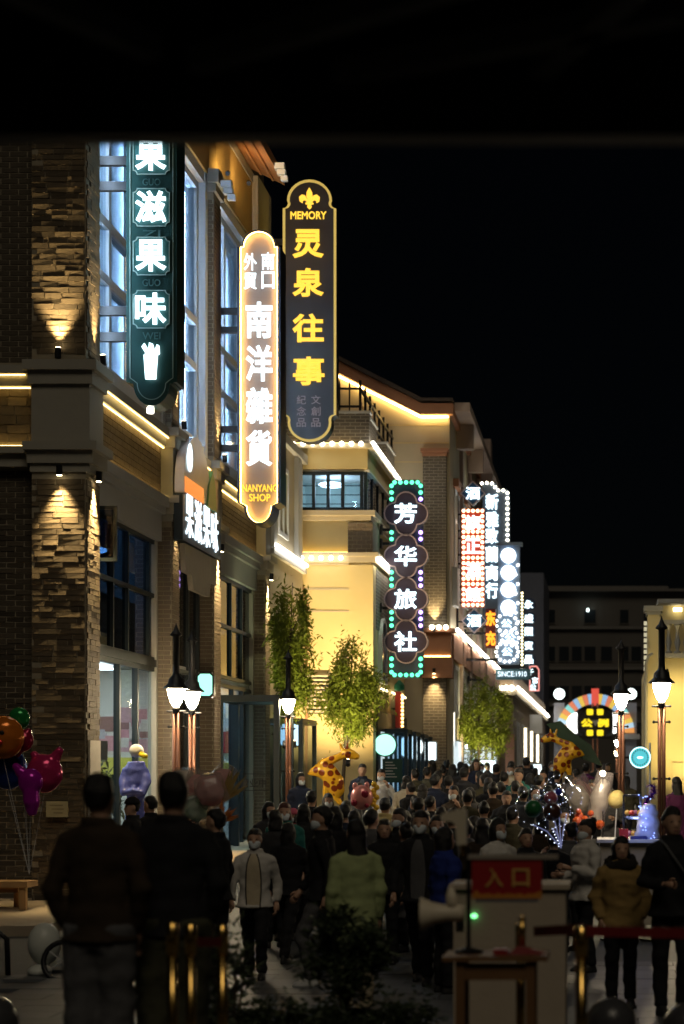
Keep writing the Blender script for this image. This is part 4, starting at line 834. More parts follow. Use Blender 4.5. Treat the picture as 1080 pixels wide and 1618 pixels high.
# ================================================================== glass porches
def porch(label, x0, x1, y0, y1, zt, t=.1, text=None, g=None):
    g = ground_z(y0) + .1; p = thing('glass_porch', label, 'porch', ((x0+x1)/2, (y0+y1)/2, g))
    for X in (x0, x1):
        for yy in (y0, y1): bx(p, 'post', M_STEEL, (X-t/2, X+t/2, yy-t/2, yy+t/2, g, zt))
    for yy in (y0, y1): bx(p, 'beam', M_STEEL, (x0+t/2, x1-t/2, yy-t/2+.002, yy+t/2-.002, zt-t*1.2, zt-.002))
    for X in (x0, x1): bx(p, 'beam', M_STEEL, (X-t/2+.003, X+t/2-.003, y0+t/2, y1-t/2, zt-t*1.2, zt-.003))
    pa = bx(p, 'pane', M_GLASS, (x0+t/2, x1-t/2, y0-.004, y0+.004, g+.05, zt-t*1.2)); bx(p, 'pane', M_GLASS, (x1-.004, x1+.004, y0+t/2, y1-t/2, g+.05, zt-t*1.2))
    if text: glyph(pa, 'door_lettering', text, ((x0+x1)/2+.1, y0-.006, g+1.35), .5, .17, M_BLACK, .004, .02); bx(pa, 'lettering_line', M_BLACK, ((x0+x1)/2-.25, (x0+x1)/2+.4, y0-.009, y0-.005, g+1.2, g+1.215), ((x0+x1)/2-.25, (x0+x1)/2+.4, y0-.009, y0-.005, g+1.52, g+1.535))
    return p
porch('dark steel glass porch with open sign lettering by the brick pier', -7.5, ax(437, 38.5), 38.5, 40.2, az(1098, 38.5), .11, '营业中')
porch('dark steel glass porch under the bamboo and white light box', -7.5, ax(475, 43.5), 43.5, 45.5, az(1135, 43.5), .1)
for k, (px, yy) in enumerate(((641, 50), (655, 52.2), (668, 54), (680, 55.6))): porch(('first', 'second', 'third', 'last')[k] + ' slender glass porch along the cream house counted from the mint sign', xr+.08, ax(px, yy), yy, yy+1.1, az(1152+4*k, yy), .09)
# ================================================================== trees
LEAF = mat('bamboo_leaf', (.15, .185, .02), .6, var=.5, scale=3, bump=0, spec=.3); DLEAF = mat('dark_leaf', (.03, .045, .018), .6, var=.4, scale=5, bump=0); BARK = mat('bark', (.06, .045, .03), .9)
def leaves(c, rad, n, size, rnd, droop=.5, clumps=22, inner=0):
    b = MB(); cl = []
    for k in range(clumps):
        while True:
            v = Vector((rnd.uniform(-1, 1), rnd.uniform(-1, 1), rnd.uniform(-1, 1)))
            if inner < v.length < 1: break
        cl.append((Vector((c[0]+v.x*rad[0], c[1]+v.y*rad[1], c[2]+v.z*rad[2])), rnd.uniform(.16, .42)))
    for k in range(n):
        o, s = rnd.choice(cl); d = Vector((rnd.gauss(0, 1), rnd.gauss(0, 1), rnd.gauss(0, .9))); p = o + Vector((d.x*rad[0], d.y*rad[1], d.z*rad[2])) * s * .55
        a = Vector((rnd.uniform(-1, 1), rnd.uniform(-1, 1), rnd.uniform(-1-droop, .6))).normalized() * size * rnd.uniform(.6, 1.4); q = a.orthogonal().normalized(); q.rotate(Matrix.Rotation(rnd.uniform(0, 6.28), 3, a)); q = q * size * .14
        i = len(b.v); b.v += [tuple(p), tuple(p+a*.5+q), tuple(p+a), tuple(p+a*.5-q)]; b.f.append((i, i+1, i+2, i+3))
    return b, cl
def translucent(m, f=.45):
    n = m.node_tree.nodes; l = m.node_tree.links; p = n['Principled BSDF']; t = n.new('ShaderNodeBsdfTranslucent'); x = n.new('ShaderNodeMixShader'); x.inputs[0].default_value = f
    l.new(p.inputs['Base Color'].links[0].from_socket, t.inputs[0]); l.new(p.outputs[0], x.inputs[1]); l.new(t.outputs[0], x.inputs[2]); l.new(x.outputs[0], n['Material Output'].inputs[0])
translucent(LEAF)
def bamboo(label, px, pyt, pyb, Y, wpx, n, seed, lean=.0, wmax=.95, trunk=.035):
    rnd = random.Random(seed); g = ground_z(Y); X = ax(px, Y); zt, zb = az(pyt, Y), az(pyb, Y); t = thing('bamboo_tree', label, 'tree', (X-lean, Y, g)); wd = wpx*Y/F/2
    MB().tube([(X-lean, Y, g), (X-lean*.6, Y, g+(zb-g)*.7), (X, Y, (zb+zt)/2), (X+.05, Y, zt-.2)], [trunk, trunk*.9, trunk*.6, .006], 8).build('trunk', BARK, t, True)
    c = (X, Y, (zt+zb)/2); b, cl = leaves(c, (wd*1.05, wd*.95, (zt-zb)/2*.84), int(n*.85), .125, rnd, clumps=42)
    spot_fix(t, (X-lean*.5+.12, Y-.25, zb-.25), (X, Y+.1, zt), 110, 95, (1, .82, .36)); spot_fix(t, (X+.2, Y-1.9, zb-.3), (X, Y, (zt+zb)/2+.2), 620, 75, (1, .84, .4))  # spots added to brighten the crown, the front one without a mount
    br = MB()
    for o, s in cl[:22]:
        zq = max(zb, min(zt-.3, o.z-.4)); f = (zq-zb)/(zt-zb); br.tube([(X-lean*.4*(1-f), Y, zq), ((X+o.x)/2, (Y+o.y)/2, (zq+o.z)/2+.1), tuple(o)], [.014, .009, .004], 5)
    br.build('limbs', BARK, t); b.build('crown', LEAF, t)
bamboo('bamboo tree growing up beside the end pier behind the street lamp', 458, 905, 1150, 40.6, 66, 9000, 1)
bamboo('leaning bamboo tree in front of the cream house wall', 553, 1005, 1180, 43, 92, 10500, 2, .25, trunk=.045)
bamboo('bamboo tree before the terracotta house with bright yellow tips', 756, 1062, 1215, 60, 88, 10500, 3, .0)
# ================================================================== people
def cloth(name, col, rough=.85): return mat('cloth_' + name, col, rough, var=.22, scale=14, bump=.25, spec=.2)
C = dict(black=cloth('black', (.012, .012, .014)), char=cloth('charcoal', (.02, .02, .022)), navy=cloth('navy', (.015, .02, .04)), brown=cloth('brown', (.03, .02, .012)), grey=cloth('grey', (.08, .08, .085)),
         dkgrey=cloth('dark_grey', (.028, .028, .031)), white=cloth('white', (.5, .48, .45)), cream=cloth('cream', (.45, .38, .27)), green=cloth('pale_green', (.34, .40, .19)), teal=cloth('teal', (.02, .12, .11)),
         blue=cloth('blue', (.015, .03, .18)), mustard=cloth('mustard', (.26, .17, .06)), yellow=cloth('yellow', (.48, .38, .17)), purple=cloth('purple', (.09, .02, .07)), olive=cloth('olive', (.055, .05, .03)), camo=mat('cloth_camo', (.035, .035, .018), .85, var=.95, scale=11, bump=.25), red=cloth('red', (.3, .02, .03)), pinkc=cloth('pink', (.5, .1, .16)), denim=cloth('denim', (.05, .06, .08)))
SKIN = mat('skin', (.42, .25, .17), .55, var=.08, scale=8, bump=.03); HAIRM = mat('black_hair', (.008, .007, .007), .45, var=.3, scale=60, bump=.4); RHAIR = mat('auburn_hair', (.07, .02, .012), .45, var=.3, scale=60, bump=.4)
MASK = mat('white_mask', (.62, .68, .72), .8, var=.04); SHOE = mat('shoe', (.02, .02, .02), .5); WSHOE = mat('white_shoe', (.5, .5, .5), .5); EYE = mat('eye_dark', (.01, .008, .008), .3)
CACHE = {}
POSES = {'stand': dict(l=(0, 0), r=(0, 0), la=((.225, .02, 1.12), (.22, -.06, .86)), ra=((-.225, .02, 1.12), (-.22, -.06, .86))),
         'walk': dict(l=(-.2, -.1), r=(.22, .34), la=((.25, .1, 1.13), (.24, .05, .88)), ra=((-.25, -.06, 1.13), (-.23, -.22, .92))),
         'pocket': dict(l=(.02, .0), r=(-.02, .0), la=((.262, .05, 1.13), (.2, -.04, .9)), ra=((-.262, .05, 1.13), (-.2, -.04, .9))),
         'phone': dict(l=(-.06, 0), r=(.04, .03), la=((.26, -.02, 1.12), (.10, -.26, 1.2)), ra=((-.26, .02, 1.12), (-.14, -.24, 1.12))),
         'hold': dict(l=(-.04, 0), r=(.05, .02), la=((.3, -.06, 1.16), (.2, -.2, 1.42)), ra=((-.26, .02, 1.12), (-.2, -.12, .94)))}
def hand(b, wrist, d, side):
    i = len(b.v); d = Vector(d).normalized(); up = Vector((side, 0, 0)); n = d.cross(up).normalized(); s = n.cross(d).normalized(); W = Vector(wrist)
    b.tube([W - d*.02, W + d*.03, W + d*.075, W + d*.092], [.022, .031, .034, .026], 8)
    for k, (o, L) in enumerate(((-.027, .062), (-.009, .074), (.009, .07), (.026, .055))):
        p = W + d*.085 + n*o; b.tube([p, p + d*L*.5 + s*-.006*side, p + d*L*.8 - s*.02*side, p + d*L*.9 - s*.034*side], [.0095, .009, .0082, .006], 6)
    p = W + d*.035 - n*.03; b.tube([p, p - n*.02 + d*.03, p - n*.022 + d*.062], [.011, .0105, .008], 6)
HEADR = [(0,-.045,1.518,.028,.03),(0,-.03,1.53,.05,.062),(0,-.018,1.555,.061,.08),(0,-.006,1.595,.07,.092),(0,.004,1.64,.0755,.097),(0,.008,1.68,.0755,.097),(0,.01,1.712,.067,.086),(0,.012,1.736,.046,.06),(0,.012,1.75,.016,.02)]
def body_mesh(pose):
    k = ('body', pose)
    if k in CACHE: return CACHE[k]
    P = POSES[pose]; b = MB()
    b.loft([(0,0,.86,.14,.1),(0,0,.92,.16,.108),(0,0,1.02,.148,.1),(0,0,1.12,.138,.095),(0,-.005,1.26,.16,.11),(0,0,1.37,.175,.112),(0,.005,1.44,.14,.088),(0,.01,1.48,.07,.06),(0,.005,1.53,.054,.056),(0,0,1.57,.05,.055)], 16)
    b.loft(HEADR, 18); b.tube([(0,-.088,1.635),(0,-.108,1.602),(0,-.098,1.588)], [.009,.016,.012], 6)
    for s in (-1, 1): b.ball((s*.077, .005, 1.625), (.012, .02, .033), 8, 5)
    for s, key, ak in ((1, 'l', 'la'), (-1, 'r', 'ra')):
        kn, fo = P[key]; el, wr = P[ak]
        b.tube([(s*.085,0,.93),(s*.09,kn*.5,.7),(s*.09,kn,.49),(s*.09,(kn+fo)/2+.02,.3),(s*.09,fo+.02,.07)], [.088,.074,.056,.052,.036], 12)
        b.tube([(s*.12,.0,1.415),(s*.172,.005,1.39),((s*.18+el[0])/2,el[1]*.5,(1.39+el[2])/2),el,tuple((Vector(el)+Vector(wr))/2),wr], [.06,.056,.047,.042,.038,.027], 10)
    me = eval_mesh(b, .016, 3); o = MB(); o.add([v.co for v in me.vertices], [tuple(p.vertices) for p in me.polygons]); bpy.data.meshes.remove(me)
    for s, ak in ((1, 'la'), (-1, 'ra')):
        el, wr = P[ak]; hand(o, wr, Vector(wr)-Vector(el), s)
    CACHE[k] = o.mesh('body', smooth=True); return CACHE[k]
def top_mesh(pose, kind):
    k = ('top', pose, kind)
    if k in CACHE: return CACHE[k]
    P = POSES[pose]; b = MB(); f = {'jacket': .02, 'puffer': .04, 'coat': .025, 'shirt': .012, 'dress': .03}[kind]; hem = {'jacket': .84, 'puffer': .82, 'coat': .56, 'shirt': .88, 'dress': .3}[kind]
    rg = [(0,0,.92,.168+f,.115+f),(0,0,1.04,.155+f,.107+f),(0,0,1.14,.15+f,.104+f),(0,-.005,1.27,.168+f,.118+f),(0,0,1.37,.17+f,.12+f),(0,.005,1.44,.15+f*.8,.095+f*.8),(0,.008,1.478,.085+f*.4,.07+f*.4),(0,.006,1.51,.066+f*.3,.066+f*.3)]
    fl = .03 if kind != 'dress' else .12
    rg = [(0,0,hem,.175+f+fl,.125+f+fl),(0,0,(hem+.92)/2,.172+f+fl*.5,.12+f+fl*.5)] + rg
    b.loft(rg, 18)
    if kind in ('puffer', 'jacket'): b.loft([(0,.012,1.48,.09+f*.4,.08+f*.4),(0,.016,1.525,.088+f*.2,.082+f*.2)], 14)
    for s, ak in ((1, 'la'), (-1, 'ra')):
        el, wr = P[ak]; w2 = Vector(el) + (Vector(wr)-Vector(el))*.93; g2 = f*.55
        b.tube([(s*.1,.0,1.42),(s*.172,.005,1.395),((s*.18+el[0])/2,el[1]*.5,(1.39+el[2])/2),el,tuple((Vector(el)+w2)/2),tuple(w2)], [.058+g2,.054+g2,.049+g2,.045+g2,.042+g2,.036+g2*.8], 12)
    me = eval_mesh(b, .016, 2, .014 if kind != 'puffer' else .02); me.name = 'jacket'; CACHE[k] = me; return me
def leg_mesh(pose, wide):
    k = ('leg', pose, wide)
    if k in CACHE: return CACHE[k]
    P = POSES[pose]; b = MB(); f = wide
    b.loft([(0,0,.8,.155+f,.11+f),(0,0,.92,.168+f*.5,.114+f*.5),(0,0,1.03,.152,.104)], 16)
    for s, key in ((1, 'l'), (-1, 'r')):
        kn, fo = P[key]; b.tube([(s*.085,0,.93),(s*.09,kn*.5,.7),(s*.092,kn,.49),(s*.092,(kn+fo)/2+.02,.28),(s*.092,fo+.01,.075)], [.098+f,.087+f,.072+f,.066+f,.06+f], 12)
    me = eval_mesh(b, .018, 2, .016); me.name = 'trousers'; CACHE[k] = me; return me
def shoe_mesh(pose):
    k = ('shoe', pose)
    if k in CACHE: return CACHE[k]
    P = POSES[pose]; out = []
    for s, key in ((1, 'l'), (-1, 'r')):
        fo = P[key][1]; b = MB(); b.loft([(s*.092,fo-.05,.0,.043,.13),(s*.092,fo-.05,.025,.046,.135),(s*.092,fo-.035,.055,.042,.11),(s*.092,fo+.0,.085,.036,.06),(s*.092,fo+.015,.11,.035,.045)], 14); out.append(b.mesh('shoe', smooth=True))
    CACHE[k] = out; return out
def hair_mesh(style):
    k = ('hair', style)
    if k in CACHE: return CACHE[k]
    b = MB(); e = .011
    b.loft([(0,.045,1.575,.05,.045),(0,.034,1.6,.068,.066),(0,.03,1.64,.081,.082),(0,.024,1.672,.0765+e,.085+e),(0,.008,1.70,.073+e,.096+e),(0,.008,1.73,.056+e,.072+e),(0,.01,1.752,.035+e,.045+e),(0,.01,1.766,.012,.016)], 18)
    if style == 'long': b.loft([(0,.085,1.30,.085,.03),(0,.075,1.4,.1,.045),(0,.05,1.52,.092,.062),(0,.03,1.62,.09,.08)], 16)
    if style == 'bob': b.loft([(0,.03,1.5,.09,.07),(0,.025,1.56,.098,.09),(0,.02,1.64,.09,.092),(0,.012,1.7,.085,.1)], 16)
    if style == 'bun': b.ball((0, .09, 1.74), .045, 10, 6); b.ball((0, .06, 1.66), (.08, .06, .08), 10, 6)
    me = eval_mesh(b, .011, 2, .015); me.name = 'hair'
    CACHE[k] = me; return me
def cap_mesh():
    if 'cap' not in CACHE:
        b = MB(); b.loft([(0,.006,1.672,.09,.112),(0,.006,1.70,.088,.11),(0,.008,1.745,.07,.085),(0,.01,1.775,.03,.035)], 16); b.loft([(0,-.11,1.672,.07,.07),(0,-.11,1.68,.07,.07)], 14); CACHE['cap'] = b.mesh('cap', smooth=True)
    return CACHE['cap']
def mask_mesh():
    if 'mask' not in CACHE:
        b = MB(); b.loft([(0,-.05,1.527,.03,.05),(0,-.036,1.54,.052,.072),(0,-.026,1.57,.0655,.083),(0,-.018,1.6,.0705,.088),(0,-.012,1.618,.066,.086)], 20)
        b.v = [(x, min(y, .012), z) for x, y, z in b.v]; CACHE['mask'] = b.mesh('face_mask', smooth=True)
    return CACHE['mask']
def face_mesh():
    if 'face' not in CACHE:
        CACHE['face'] = [MB().ball((s*.031, -.083, 1.64), (.014, .008, .006), 8, 5).mesh('eye', smooth=True) for s in (-1, 1)]; m2 = MB(); m2.ball((0,-.092,1.563), (.024,.008,.007), 10, 5); CACHE['mouth'] = m2.mesh('mouth', smooth=True)
    return CACHE['face'], CACHE['mouth']
LIP = mat('lips', (.3, .1, .09), .5)
def inst(name, me, parent, m):
    o = bpy.data.objects.new(name, me); COL.objects.link(o); o.parent = parent
    if not me.materials: me.materials.append(m)
    o.material_slots[0].link = 'OBJECT'; o.material_slots[0].material = m
    return o
def person(px, Y, h, face, label, top='black', bottom='black', pose='stand', kind='jacket', hair='short', mask=False, wide=.0, shoe=None, gz=None, group=None, cap=None, under=None, hairm=None, X=None):
    g = ground_z(Y) if gz is None else gz
    t = thing('person', label, 'person', (ax(px, Y) if X is None else X, Y, g + (.034 if 15.4 < Y < 22 else 0)), R(face), group); k = h / 1.76; wk = k * (1 if h > 1.6 else 1.04); t.scale = (wk, wk, k)
    inst('body', body_mesh(pose), t, SKIN); inst({'coat': 'coat', 'puffer': 'padded_jacket', 'shirt': 'shirt', 'dress': 'robe'}.get(kind, 'jacket'), top_mesh(pose, kind), t, C[top])
    inst('trousers', leg_mesh(pose, wide), t, C[bottom])
    for s in shoe_mesh(pose): inst('shoe', s, t, shoe or SHOE)
    inst('hair', hair_mesh(hair), t, hairm or HAIRM)
    if cap: inst('cap', cap_mesh(), t, C[cap])
    if abs(((face + 180) % 360) - 180) < 120:
        e, mo = face_mesh(); [inst('eye', q, t, EYE) for q in e]
        if not mask: inst('mouth', mo, t, LIP)
    if mask: inst('face_mask', mask_mesh(), t, MASK)
    if under:
        prof = [(.84, -.163, .07), (.95, -.15, .075), (1.05, -.143, .08), (1.15, -.139, .08), (1.27, -.154, .075), (1.36, -.154, .065), (1.42, -.135, .05), (1.47, -.105, .03)]; b = MB()
        for z, fy, hw in prof:
            for q in range(7): u = (q - 3) / 3 * hw; b.v.append((u, fy + 2.2*u*u, z))
        for r_ in range(len(prof)-1):
            for q in range(6): b.f.append((r_*7+q, r_*7+q+1, r_*7+q+8, r_*7+q+7))
        inst('shirt_front', b.mesh('shirt_front', smooth=True), t, C[under])
        for s in (-1, 1): inst('jacket_edge', MB().tube([(s*hw*1.05, fy + 2.2*hw*hw + .002, z) for z, fy, hw in prof], .008, 6).mesh('jacket_edge', smooth=True), t, C['black'])
    return t
# two men at the entrance, backs turned, on the terrace
person(157, 11.0, 1.77, 172, 'person in brown jacket and grey trousers watching with back turned beside the black-shirted man', 'brown', 'grey', 'pocket', gz=.32, wide=.03)
person(273, 11.3, 1.78, 183, 'person in plain black top and camouflage trousers with back turned', 'black', 'camo', 'pocket', kind='jacket', gz=.32, wide=.04)
person(340, 19.4, 1.71, 250, 'person in dark jacket in profile between the brass posts and the cotton candy', 'black', 'black', 'stand')
person(208, 25.5, 1.66, 300, 'person in a black cap beyond the two men with backs turned', 'char', 'black', cap='black')
person(237, 26.2, 1.66, 240, 'bare headed person beside the one in a black cap', 'black', 'black')
person(402, 19.9, 1.5, 4, 'masked boy in white zip jacket and black trousers walking towards us', 'white', 'black', 'walk', mask=True, under='cream')
person(449, 24, 1.66, 10, 'masked person with auburn hair in teal jacket', 'teal', 'black', 'stand', 'puffer', 'bob', True, hairm=RHAIR)
person(456, 21.6, 1.5, 165, 'small person in black from behind next to the boy in white', 'black', 'black', 'walk', 'jacket', 'bob')
person(508, 19.2, 1.74, 275, 'masked person in black jacket in profile behind the green coat', 'black', 'grey', 'walk', mask=True, shoe=WSHOE)
person(562, 16.9, 1.66, 200, 'long haired person in pale green coat over cream skirt seen from behind', 'green', 'cream', 'stand', 'coat', 'long')
person(607, 21.4, 1.55, 8, 'dark haired person in black facing us over the green coat shoulder', 'black', 'black', 'stand', 'jacket', 'long')
person(664, 19.4, 1.69, -6, 'masked person in open black jacket over grey shirt', 'black', 'black', 'walk', 'jacket', mask=True, under='grey')
person(703, 18.6, 1.55, 120, 'person in bright blue jacket behind the entrance pole', 'blue', 'black', 'stand', 'puffer', 'bob')
person(690, 22.0, 1.6, 12, 'masked long haired person in black between the blue jacket and open jacket', 'black', 'black', 'stand', 'jacket', 'long', True)
person(787, 20.2, 1.6, 40, 'masked person in white blouse behind the red entrance board', 'white', 'black', 'stand', 'shirt', 'bob', True)
person(831, 20.8, 1.48, 20, 'short person in dark clothes beside the white blouse', 'black', 'black', 'stand')
person(926, 20.6, 1.58, 300, 'masked person in white padded coat turned towards the balloons', 'white', 'black', 'phone', 'puffer', 'bun', True)
w15 = person(981, 17.5, 1.5, 8, 'person in mustard padded coat with dark fur hood facing us', 'mustard', 'black', 'pocket', 'puffer', 'bob')
FUR = mat('dark_fur', (.02, .015, .012), .95, var=.5, scale=40, bump=1)
fb_ = MB(); fb_.tube([(.13*math.cos(a), .03+.13*math.sin(a), 1.49+.03*math.sin(a)) for a in [k*math.pi/8 for k in range(17)]], .055, 10); inst('fur_collar', eval_mesh(fb_, .014, 1, .04), w15, FUR)
w16 = person(1062, 16.9, 1.77, 18, 'person in dark jacket with shoulder strap at the red belt', 'black', 'black', 'phone', 'jacket')
inst('shoulder_strap', MB().tube([(.2,-.12,.95),(.1,-.155,1.15),(-.03,-.165,1.32),(-.1,-.11,1.44),(-.11,.0,1.48)], .014, 6).mesh('shoulder_strap', smooth=True), w16, C['grey'])
# middle distance
person(475, 36.5, 1.7, 30, 'masked person in dark navy padded coat under the giraffe balloon', 'navy', 'black', 'stand', 'puffer', 'bob', True)
person(462, 27, 1.45, 330, 'child in bright pink hat and dark jacket', 'red', 'black', 'stand', 'jacket', 'bob', True, cap='pinkc')
person(572, 39.5, 1.8, 5, 'tall person in dark jacket standing before the cream wall beside the menu board', 'navy', 'black', 'stand', 'jacket', under='denim')
person(602, 38.5, 1.72, -10, 'masked person in pale coat before the menu board', 'white', 'black', 'hold', 'jacket', mask=True)
person(567, 33, 1.62, 20, 'person in grey jacket behind the pink balloon', 'grey', 'black', 'stand', 'jacket', 'bob')
person(608, 27.5, 1.58, 178, 'person in yellow hooded padded jacket from behind', 'yellow', 'black', 'stand', 'puffer')
person(560, 24.2, 1.55, 170, 'black haired person just behind the yellow jacket with back turned', 'black', 'black', 'stand')
person(642, 36, 1.66, 185, 'person in pale jacket from behind at the edge of the crowd', 'cream', 'black', 'walk', 'jacket', 'bob')
person(738, 28.5, 1.66, 180, 'person in olive grey shirt from behind ahead of the entrance board', 'olive', 'black', 'stand', 'shirt')
person(760, 52, 1.72, 0, 'masked person walking towards us under the far bamboo', 'navy', 'black', 'walk', mask=True)
person(926, 44, 1.72, 150, 'person in plum jacket below the giraffe with dark wings', 'purple', 'black', 'stand', 'jacket')
person(1068, 33, 1.72, 210, 'person in plum robe beside the tall street lamp', 'purple', 'black', 'stand', 'dress', 'long')
rnd = random.Random(11)
crowd = [(655, 40, 1.7), (668, 33, 1.66), (682, 46, 1.78), (692, 37, 1.7), (705, 50, 1.78), (715, 42, 1.72), (728, 55, 1.75), (745, 47, 1.68), (757, 40, 1.7), (772, 34, 1.7), (783, 44, 1.74), (797, 38, 1.76), (808, 52, 1.7), (819, 36, 1.7), (832, 45, 1.75), (846, 56, 1.72), (858, 40, 1.66), (872, 48, 1.7), (886, 58, 1.74), (716, 31, 1.66), (800, 30.5, 1.62), (680, 29, 1.6), (845, 31.5, 1.64), (764, 27, 1.58), (860, 64, 1.7), (815, 66, 1.7), (722, 25, 1.52), (655, 30, 1.55), (900, 36, 1.65), (945, 50, 1.7), (960, 60, 1.7), (990, 40, 1.6), (870, 27, 1.6), (890, 24.5, 1.58), (770, 60, 1.72), (840, 74, 1.72), (518, 30, 1.6), (535, 26.5, 1.5), (492, 29, 1.62), (648, 34.5, 1.68), (662, 27.5, 1.6), (675, 41.5, 1.74), (688, 33.5, 1.7), (699, 44, 1.75), (709, 35.5, 1.68), (733, 37, 1.7), (742, 33, 1.64), (752, 44, 1.76), (764, 36, 1.7), (778, 31, 1.64), (790, 33, 1.68), (806, 41.5, 1.74), (814, 33, 1.66), (826, 29.5, 1.6), (838, 37.5, 1.7), (852, 35, 1.68), (866, 33.5, 1.62), (880, 41, 1.7), (895, 31, 1.62), (910, 41, 1.66), (735, 52, 1.78), (786, 57, 1.76), (822, 54, 1.74), (640, 26, 1.55), (750, 24, 1.5), (810, 25, 1.52), (935, 36, 1.66), (965, 33, 1.6), (547, 29, 1.58), (583, 26, 1.5), (425, 25.5, 1.6), (434, 23.2, 1.55), (480, 25, 1.62), (528, 22.6, 1.6), (545, 24.8, 1.64), (588, 23.4, 1.58), (630, 22.8, 1.6), (640, 21.6, 1.55), (715, 23.2, 1.6), (735, 22.3, 1.56), (762, 22, 1.58), (855, 23, 1.58), (875, 22.2, 1.5), (900, 22.8, 1.56), (505, 26.2, 1.6), (670, 24.6, 1.62), (697, 26.2, 1.6)]
for px, yy, h in crowd:
    h += rnd.uniform(-.1, .09); fwd = rnd.random() < .3; msk = fwd and rnd.random() < .6
    tc, kd, hr = rnd.choice(['black', 'char', 'navy', 'black', 'brown', 'dkgrey', 'grey', 'olive'] + (['cream', 'teal'] if fwd else [])), rnd.choice(['jacket', 'puffer', 'coat']), rnd.choice(['short', 'short', 'bob', 'long', 'bun'])
    lab = ('masked ' if msk else '') + 'person with %s in %s %s, %s in packed crowd' % ({'short': 'short hair', 'bob': 'bobbed hair', 'long': 'long hair', 'bun': 'bunned hair'}[hr], {'char': 'charcoal', 'dkgrey': 'dark grey'}.get(tc, tc), {'jacket': 'jacket', 'puffer': 'padded jacket', 'coat': 'long coat'}[kd], 'facing us' if fwd else 'back turned')
    person(px, yy, h, (0 if fwd else 180) + rnd.uniform(-45, 45), lab, tc, 'black', rnd.choice(['walk', 'stand', 'phone', 'hold']), kd, hr, msk, group='crowd filling the street')
# ================================================================== street goods and foreground furniture
def foil(name, col, rough=.18): return mat('foil_' + name, col, rough, metal=.35, var=.1, scale=3, bump=.15)
def giraffe_mat():
    if 'giraffe' in MATS: return MATS['giraffe']
    m = bpy.data.materials.new('giraffe'); m.use_nodes = True; n = m.node_tree.nodes; l = m.node_tree.links; p = n['Principled BSDF']; p.inputs['Roughness'].default_value = .25; p.inputs['Metallic'].default_value = .1
    tc = n.new('ShaderNodeTexCoord'); v = n.new('ShaderNodeTexVoronoi'); v.inputs['Scale'].default_value = 7.5; v.inputs['Randomness'].default_value = .75; l.new(tc.outputs['Object'], v.inputs['Vector'])
    r = n.new('ShaderNodeValToRGB'); r.color_ramp.elements[0].position = .40; r.color_ramp.elements[0].color = (.22, .035, .004, 1); r.color_ramp.elements[1].position = .45; r.color_ramp.elements[1].color = (.8, .42, .02, 1)
    l.new(v.outputs['Distance'], r.inputs[0]); l.new(r.outputs[0], p.inputs['Base Color']); MATS['giraffe'] = m; return m
def giraffe(label, px, py, Y, k, mir=1, rot=0, hold=None):
    o = at(px, py, Y); t = thing('giraffe_balloon', label, 'balloon', o); s = k
    b = MB()
    def T(pts, rad): b.tube([(o.x + mir*a*s, o.y, o.z + c*s) for a, c in pts], [r*s for r in rad], 14)
    T([(-.46, .02), (-.38, .06), (-.2, .1), (-.02, .04), (.1, -.14), (.16, -.34), (.12, -.5)], [.02, .08, .16, .2, .2, .15, .05])
    T([(-.34, .12), (-.12, .25), (.1, .34), (.3, .43), (.36, .46)], [.05, .11, .085, .08, .06])
    T([(.24, .5), (.34, .46), (.46, .42), (.56, .38), (.6, .36)], [.05, .11, .1, .07, .05])
    T([(.25, .5), (.22, .6), (.2, .66)], [.04, .035, .03]); T([(.34, .54), (.36, .62), (.36, .68)], [.035, .03, .03])
    T([(.12, -.45), (.2, -.56), (.26, -.6)], [.07, .06, .04]); T([(-.05, -.1), (-.08, -.35), (-.1, -.5)], [.09, .08, .05])
    b.v = [(x, o.y + (y - o.y)*.75, z) for x, y, z in b.v]
    me = eval_mesh(b, .022*s/.9, 4); me.transform(Matrix.Translation(-o)); body = link('body', me, t, giraffe_mat())
    MB().ball((o.x+mir*.42*s, o.y-.075*s, o.z+.46*s), (.018*s, .012, .024*s), 8, 5).build('eye', M_BLACK, t)
    if hold: MB().tube([(o.x, o.y, o.z-.5*s), ((o.x+hold[0])/2+.03, (o.y+hold[1])/2, (o.z+hold[2])/2-.1), hold], .004, 5).build('string', M_WHITE, t)
    return t
giraffe('yellow spotted giraffe foil balloon floating before the cream wall', 521, 1225, 33.5, .82, 1, 0, (-5.0, 34.5, 1.5))
gg = giraffe('giraffe foil balloon with dark green leaf sail near the rainbow arch', 893, 1195, 42, .88, -1, 0, (-.6, 42.2, 1.6))
o = at(900, 1185, 42.3)
MB().prism([(o.x-.5, o.z+.55), (o.x-.2, o.z+.62), (o.x+.1, o.z+.35), (o.x+.45, o.z+.1), (o.x+.7, o.z-.35), (o.x+.3, o.z-.2), (o.x-.1, o.z+.0), (o.x-.3, o.z+.35)], 42.3, 42.34).build('leaf_sail', mat('dark_sail', (.015, .05, .02), .5), gg)
